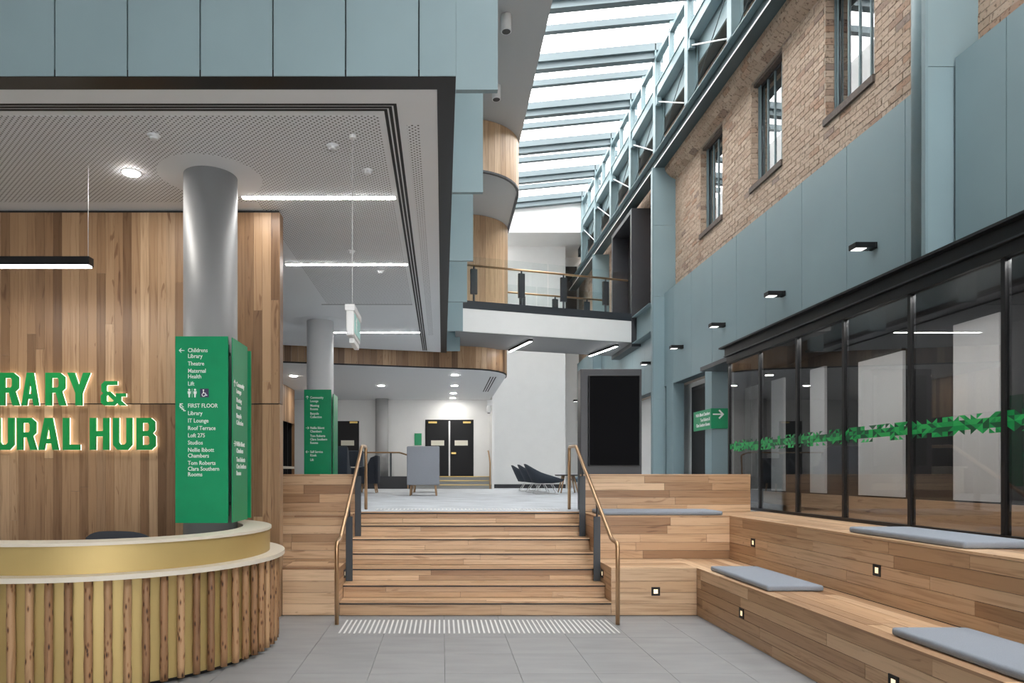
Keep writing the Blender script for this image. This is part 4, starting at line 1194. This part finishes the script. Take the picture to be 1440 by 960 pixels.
# ================================================================== LOUNGE
# far landing, steps, rails
ld = sempty('floor_landing', (-2, 23.6, ZF), 'dark raised landing before the far doors')
box('landing_block', -4.2, 1.66, 23.66, 24.04, ZF+.001, 1.49, 'rug_step', ld)
box('landing_side', -4.2, -1.1, 23.10, 23.66, ZF+.001, 1.49, 'charcoal', ld)
fs = thing('far_steps', 'grey carpeted steps with pale nosings before the double doors', 'stairs', (.3, 23.3, ZF))
for k in range(2):
    box('step', -1.09, 1.66, 23.1+.28*k, 23.1+.28*(k+1)-.001, ZF+.001, ZF+.14*(k+1), 'rug_step', fs)
for k in range(3):
    box('nosing', -1.09, 1.66, 23.1+.28*k-.012, 23.1+.28*k-.001 if k < 2 else 23.1+.28*k-.001, ZF+.14*(k+1)-.02, ZF+.14*(k+1)+.002, 'brass', fs)
struct(box('wall_landing_side', 1.67, 1.74, 22.9, 24.05, ZF, ZL, 'white_paint'))
rl1 = thing('landing_railing', 'bronze handrail on dark posts along the far landing', 'railing', (-2.4, 23.2, 1.49))
tube('rail', round_path([(-4.1, 23.2, 2.30), (-1.45, 23.2, 2.30), (-1.15, 23.0, 2.2), (-1.15, 22.9, ZF+.01)], .05), .025, 'bronze', rl1, 8)
for x in (-4.0, -2.9, -1.75): box('post', x-.03, x+.03, 23.18, 23.22, 1.491, 2.28, 'steel_post', rl1)
rl2 = thing('step_handrail', 'short bronze handrail beside the far carpeted steps', 'handrail', (1.6, 23, ZF))
tube('rail', round_path([(1.6, 22.85, ZF+.002), (1.6, 22.85, ZF+.88), (1.6, 23.7, ZF+1.3), (1.6, 23.95, ZF+1.3)], .05), .025, 'bronze', rl2, 8)
# doors
def door(i, x0, x1, label, leaves, z0=1.49, z1=3.43):
    d = sempty('door_%d' % i, ((x0+x1)/2, 24.0, z0), label)
    n = leaves; w = (x1-x0)/n
    box('door_frame', x0-.05, x1+.05, 24.035, 24.052, z0, z1+.05, 'door_black' if n == 2 else 'white_paint', d)
    for k in range(n):
        a, b = x0+w*k+(.03 if k else 0), x0+w*(k+1)-(.03 if k < n-1 else 0)
        lf = box('door_leaf', a, b, 24.0, 24.034, z0+.01, z1, 'door_black', d)
        cx_ = (a+b)/2
        box('door_plate', cx_-.23, cx_+.23, 23.993, 23.9995, z0+1.08, z0+1.26, 'pale_plate', lf)
        hx = (b-.32, b-.05) if (k == n-1) else (a+.06, a+.36)
        box('door_closer', hx[0], hx[1], 23.95, 23.999, z1-.08, z1-.02, 'brass', lf)
        if k == n-1:
            hh = a+.06 if n == 2 else b-.1
            box('door_handle', hh-.02, hh+.14, 23.94, 23.998, z0+.78, z0+.84, 'brass', lf)
    if n == 2: box('meeting_strip', x0+w-.028, x0+w+.028, 24.01, 24.03, z0+.01, z1, 'white_paint', d)
door(1, -.55, 1.05, 'black double doors with brass plates in the far lounge wall', 2)
door(3, -3.73, -2.93, 'single black door with a brass plate left of the far column', 1)
pq = box('room_plaque', -.98, -.73, 24.03, 24.049, 2.58, 3.0, 'sign_green'); tag(pq, 'small green plaque on the white wall beside the double doors', 'sign')
# security camera
cc = thing('security_camera', 'white security camera on the lounge wall corner below the ceiling', 'camera', (1.55, 22.8, 3.6))
box('mount', 1.50, 1.669, 22.85, 22.97, 3.86, 4.05, 'plastic_white', cc)
lathe('camera_body', 1.56, 22.9, [(.05, 3.62), (.08, 3.68), (.08, 3.80), (.05, 3.86)], 'plastic_white', cc, 16)
lathe('lens', 1.56, 22.9, [(.045, 3.60), (.045, 3.62)], 'black_metal', cc, 12)
# left timber wall of the lounge with black shelving
lw = sempty('wall_lounge_side', (-4.7, 19, ZF), 'timber clad lounge side wall above a black shelving recess')
box('wall_core', -5.2, -4.63, 16.6, 21.2, 3.15, ZL-.001, 'dark_slot', lw)
for k in range(33):
    y = 16.6+.14*k
    pbox('timber_board', -4.632, -4.6, y+.001, y+.139, 3.12, ZL-.001, 'wall_timber', lw)
pbox('timber_board', -5.2, -4.6, 21.2, 21.26, ZF, ZL-.001, 'wall_timber', lw)
box('recess_back', -5.3, -5.2, 16.6, 21.2, ZF, ZL-.001, 'dark_slot', lw)
for k in range(9): pbox('shelf_upright', -5.2, -4.66, 16.7+.55*k, 16.73+.55*k, ZF+.001, 3.15, 'black_metal', lw)
sc2 = thing('side_counter', 'small pale timber counter before the black shelving', 'counter', (-4.3, 18.2, ZF))
box('counter_top', -4.62, -4.1, 17.6, 18.9, 1.72, 1.78, 'pale_top', sc2)
box('counter_leg', -4.6, -4.5, 17.7, 18.8, ZF+.001, 1.72, 'pale_top', sc2)

def armchair(x, y, rot, mat, label, w=.76, dpt=.72, zb=.25, zt=1.155, group=None, armz=.72):
    t_ = thing('high_back_armchair', label, 'armchair', (x, y, ZF), group)
    def lb2(name, x0, x1, y0, y1, z0, z1, m, bev=.03):
        bm = bmesh.new(); bbox(bm, x0, x1, y0, y1, z0, z1, bev, 2)
        bmesh.ops.recalc_face_normals(bm, faces=bm.faces)
        me = bpy.data.meshes.new(name); bm.to_mesh(me); bm.free(); me.materials.append(M[m])
        for p in me.polygons: p.use_smooth = False
        o = bpy.data.objects.new(name, me); COL.objects.link(o); o.parent = t_; return o
    lb2('backrest', -w/2, w/2, -dpt/2, -dpt/2+.1, zb, zt, mat)
    for s in (-1, 1):
        bm = bmesh.new()
        xa, xb = (-w/2, -w/2+.08) if s < 0 else (w/2-.08, w/2)
        pts = [(-dpt/2+.1, zb), (dpt/2, zb), (dpt/2, armz-.05), (dpt/2-.25, armz), (-dpt/2+.2, zt-.06), (-dpt/2+.1, zt-.02)]
        va = [bm.verts.new((xa, p, q_)) for p, q_ in pts]; vb = [bm.verts.new((xb, p, q_)) for p, q_ in pts]
        bm.faces.new(va); bm.faces.new(vb[::-1])
        for i in range(len(pts)): bm.faces.new((va[i], vb[i], vb[(i+1) % len(pts)], va[(i+1) % len(pts)]))
        bmesh.ops.recalc_face_normals(bm, faces=bm.faces)
        me = bpy.data.meshes.new('side_wing'); bm.to_mesh(me); bm.free(); me.materials.append(M[mat])
        o = bpy.data.objects.new('side_wing', me); COL.objects.link(o); o.parent = t_
    lb2('seat', -w/2+.08, w/2-.08, -dpt/2+.1, dpt/2-.02, zb, .44, mat)
    for sx in (-1, 1):
        for sy in (-1, 1):
            bm = bmesh.new()
            tube_bm(bm, [(sx*(w/2-.1), sy*(dpt/2-.1), zb+.01), (sx*(w/2-.075), sy*(dpt/2-.06), .002)], .02, 8, radii=[.028, .018])
            me = bpy.data.meshes.new('leg'); bm.to_mesh(me); bm.free(); me.materials.append(M['furniture_wood'])
            for p in me.polygons: p.use_smooth = len(p.vertices) == 4
            o = bpy.data.objects.new('leg', me); COL.objects.link(o); o.parent = t_
    t_.rotation_euler = (0, 0, rot)
    return t_
armchair(-.445, 16.2, 0, 'felt_grey', 'light grey felt high-back armchair turned away before the double doors')
armchair(-.47, 18.9, math.pi, 'felt_navy', 'navy high-back armchair facing the light grey armchair', zt=.95)
armchair(-2.75, 17.3, 0, 'felt_navy', 'navy high-back armchair just beyond the lounge sign column', w=.78, zt=1.2)
armchair(-2.62, 19.2, math.pi, 'felt_navy', 'navy high-back armchair beyond the small pale table', w=.74, zt=1.17)
armchair(-1.98, 18.4, math.pi/2, 'navy_dark', 'black armchair sideways beside the small pale table', w=.6, dpt=.55, zt=1.0)
tb = thing('side_table', 'small pale rectangular table between the navy armchairs', 'table', (-2.55, 18.2, ZF))
box('table_top', -2.9, -2.28, 17.9, 18.5, 1.74, 1.77, 'pale_top', tb, bev=.008)
lathe('table_leg', -2.55, 18.2, [(.03, ZF+.02), (.03, 1.74)], 'black_metal', tb, 12)
lathe('table_base', -2.55, 18.2, [(.24, ZF+.001), (.24, ZF+.015), (.03, ZF+.022)], 'black_metal', tb, 24)

def shell_chair(x, y, rot, mat, label, group):
    t_ = thing('lounge_chair', label, 'chair', (x, y, ZF), group)
    bm = bmesh.new(); n = 28
    def ring(f):
        return [bm.verts.new(f(2*math.pi*j/n)) for j in range(n)]
    def back(th): return ((1-math.cos(th))/2)
    def rimz(th): return .37+.39*back(th)**1.6
    def rim(th, s=1, dz=0):
        b = back(th); k = 1.0-.10*math.cos(2*th)*0
        ex_ = .47*math.copysign(abs(math.cos(th))**.8, math.cos(th)); ey = .37*math.copysign(abs(math.sin(th))**.75, math.sin(th))*(1-.12*b)
        return (ex_*s-.08*b**3, ey*s, rimz(th)+dz)
    r0 = ring(lambda th: (.20*math.cos(th)-.02, .20*math.sin(th), .275))
    r1_ = ring(lambda th: (.33*math.cos(th)-.01, .30*math.sin(th), .29))
    rm = ring(lambda th: tuple((Vector((.33*math.cos(th), .30*math.sin(th), .29))*.42+Vector(rim(th))*.58)+Vector((0, 0, -.02))))
    r2 = ring(lambda th: rim(th))
    r3 = ring(lambda th: rim(th, .9, .0))
    r4 = ring(lambda th: (.33*math.cos(th)*.9-.0, .30*math.sin(th)*.9, .39-.03*back(th)))
    r5 = ring(lambda th: (.1*math.cos(th), .1*math.sin(th), .365))
    rings = [r0, r1_, rm, r2, r3, r4, r5]
    for a_, b_3 in zip(rings, rings[1:]):
        for j in range(n): bm.faces.new((a_[j], a_[(j+1) % n], b_3[(j+1) % n], b_3[j]))
    bm.faces.new(r0[::-1]); bm.faces.new(r5)
    bmesh.ops.recalc_face_normals(bm, faces=bm.faces)
    me = bpy.data.meshes.new('shell'); bm.to_mesh(me); bm.free(); me.materials.append(M[mat])
    for p in me.polygons: p.use_smooth = True
    o = bpy.data.objects.new('shell', me); COL.objects.link(o); o.parent = t_
    for sy in (-1, 1):
        bm = bmesh.new()
        tube_bm(bm, round_path([(-.12, sy*.12, .28), (-.30, sy*.24, .012), (.30, sy*.24, .012), (.14, sy*.12, .28)], .04, 3), .009, 6)
        me = bpy.data.meshes.new('wire_leg'); bm.to_mesh(me); bm.free(); me.materials.append(M['wire_white'])
        o = bpy.data.objects.new('wire_leg', me); COL.objects.link(o); o.parent = t_
    t_.rotation_euler = (0, 0, rot)
    return t_
shell_chair(2.60, 17.2, 0, 'felt_navy', 'navy shell lounge chair at the stair end of the row', 'row of navy lounge chairs')
shell_chair(2.58, 18.5, 0, 'felt_navy', 'navy shell lounge chair in the middle of the row', 'row of navy lounge chairs')
shell_chair(2.56, 20.0, 0, 'felt_navy', 'navy shell lounge chair at the end of the row nearest the white wall', 'row of navy lounge chairs')
shell_chair(3.95, 18.6, math.pi, 'blue_shell', 'pale blue shell chair behind the charcoal kiosk', None)
ct = thing('coffee_table', 'low round table with splayed timber legs beside the navy chairs', 'table', (3.35, 18.2, ZF))
lathe('table_top', 3.35, 18.2, [(.33, ZF+.46), (.35, ZF+.475), (.35, ZF+.49)], 'charcoal', ct, 32)
for k in range(4):
    a = math.pi/4+math.pi/2*k
    tube('leg', [(3.35+.18*math.cos(a), 18.2+.18*math.sin(a), ZF+.46), (3.35+.32*math.cos(a), 18.2+.32*math.sin(a), ZF+.002)], .02, 'furniture_wood', ct, 8, radii=[.024, .016])
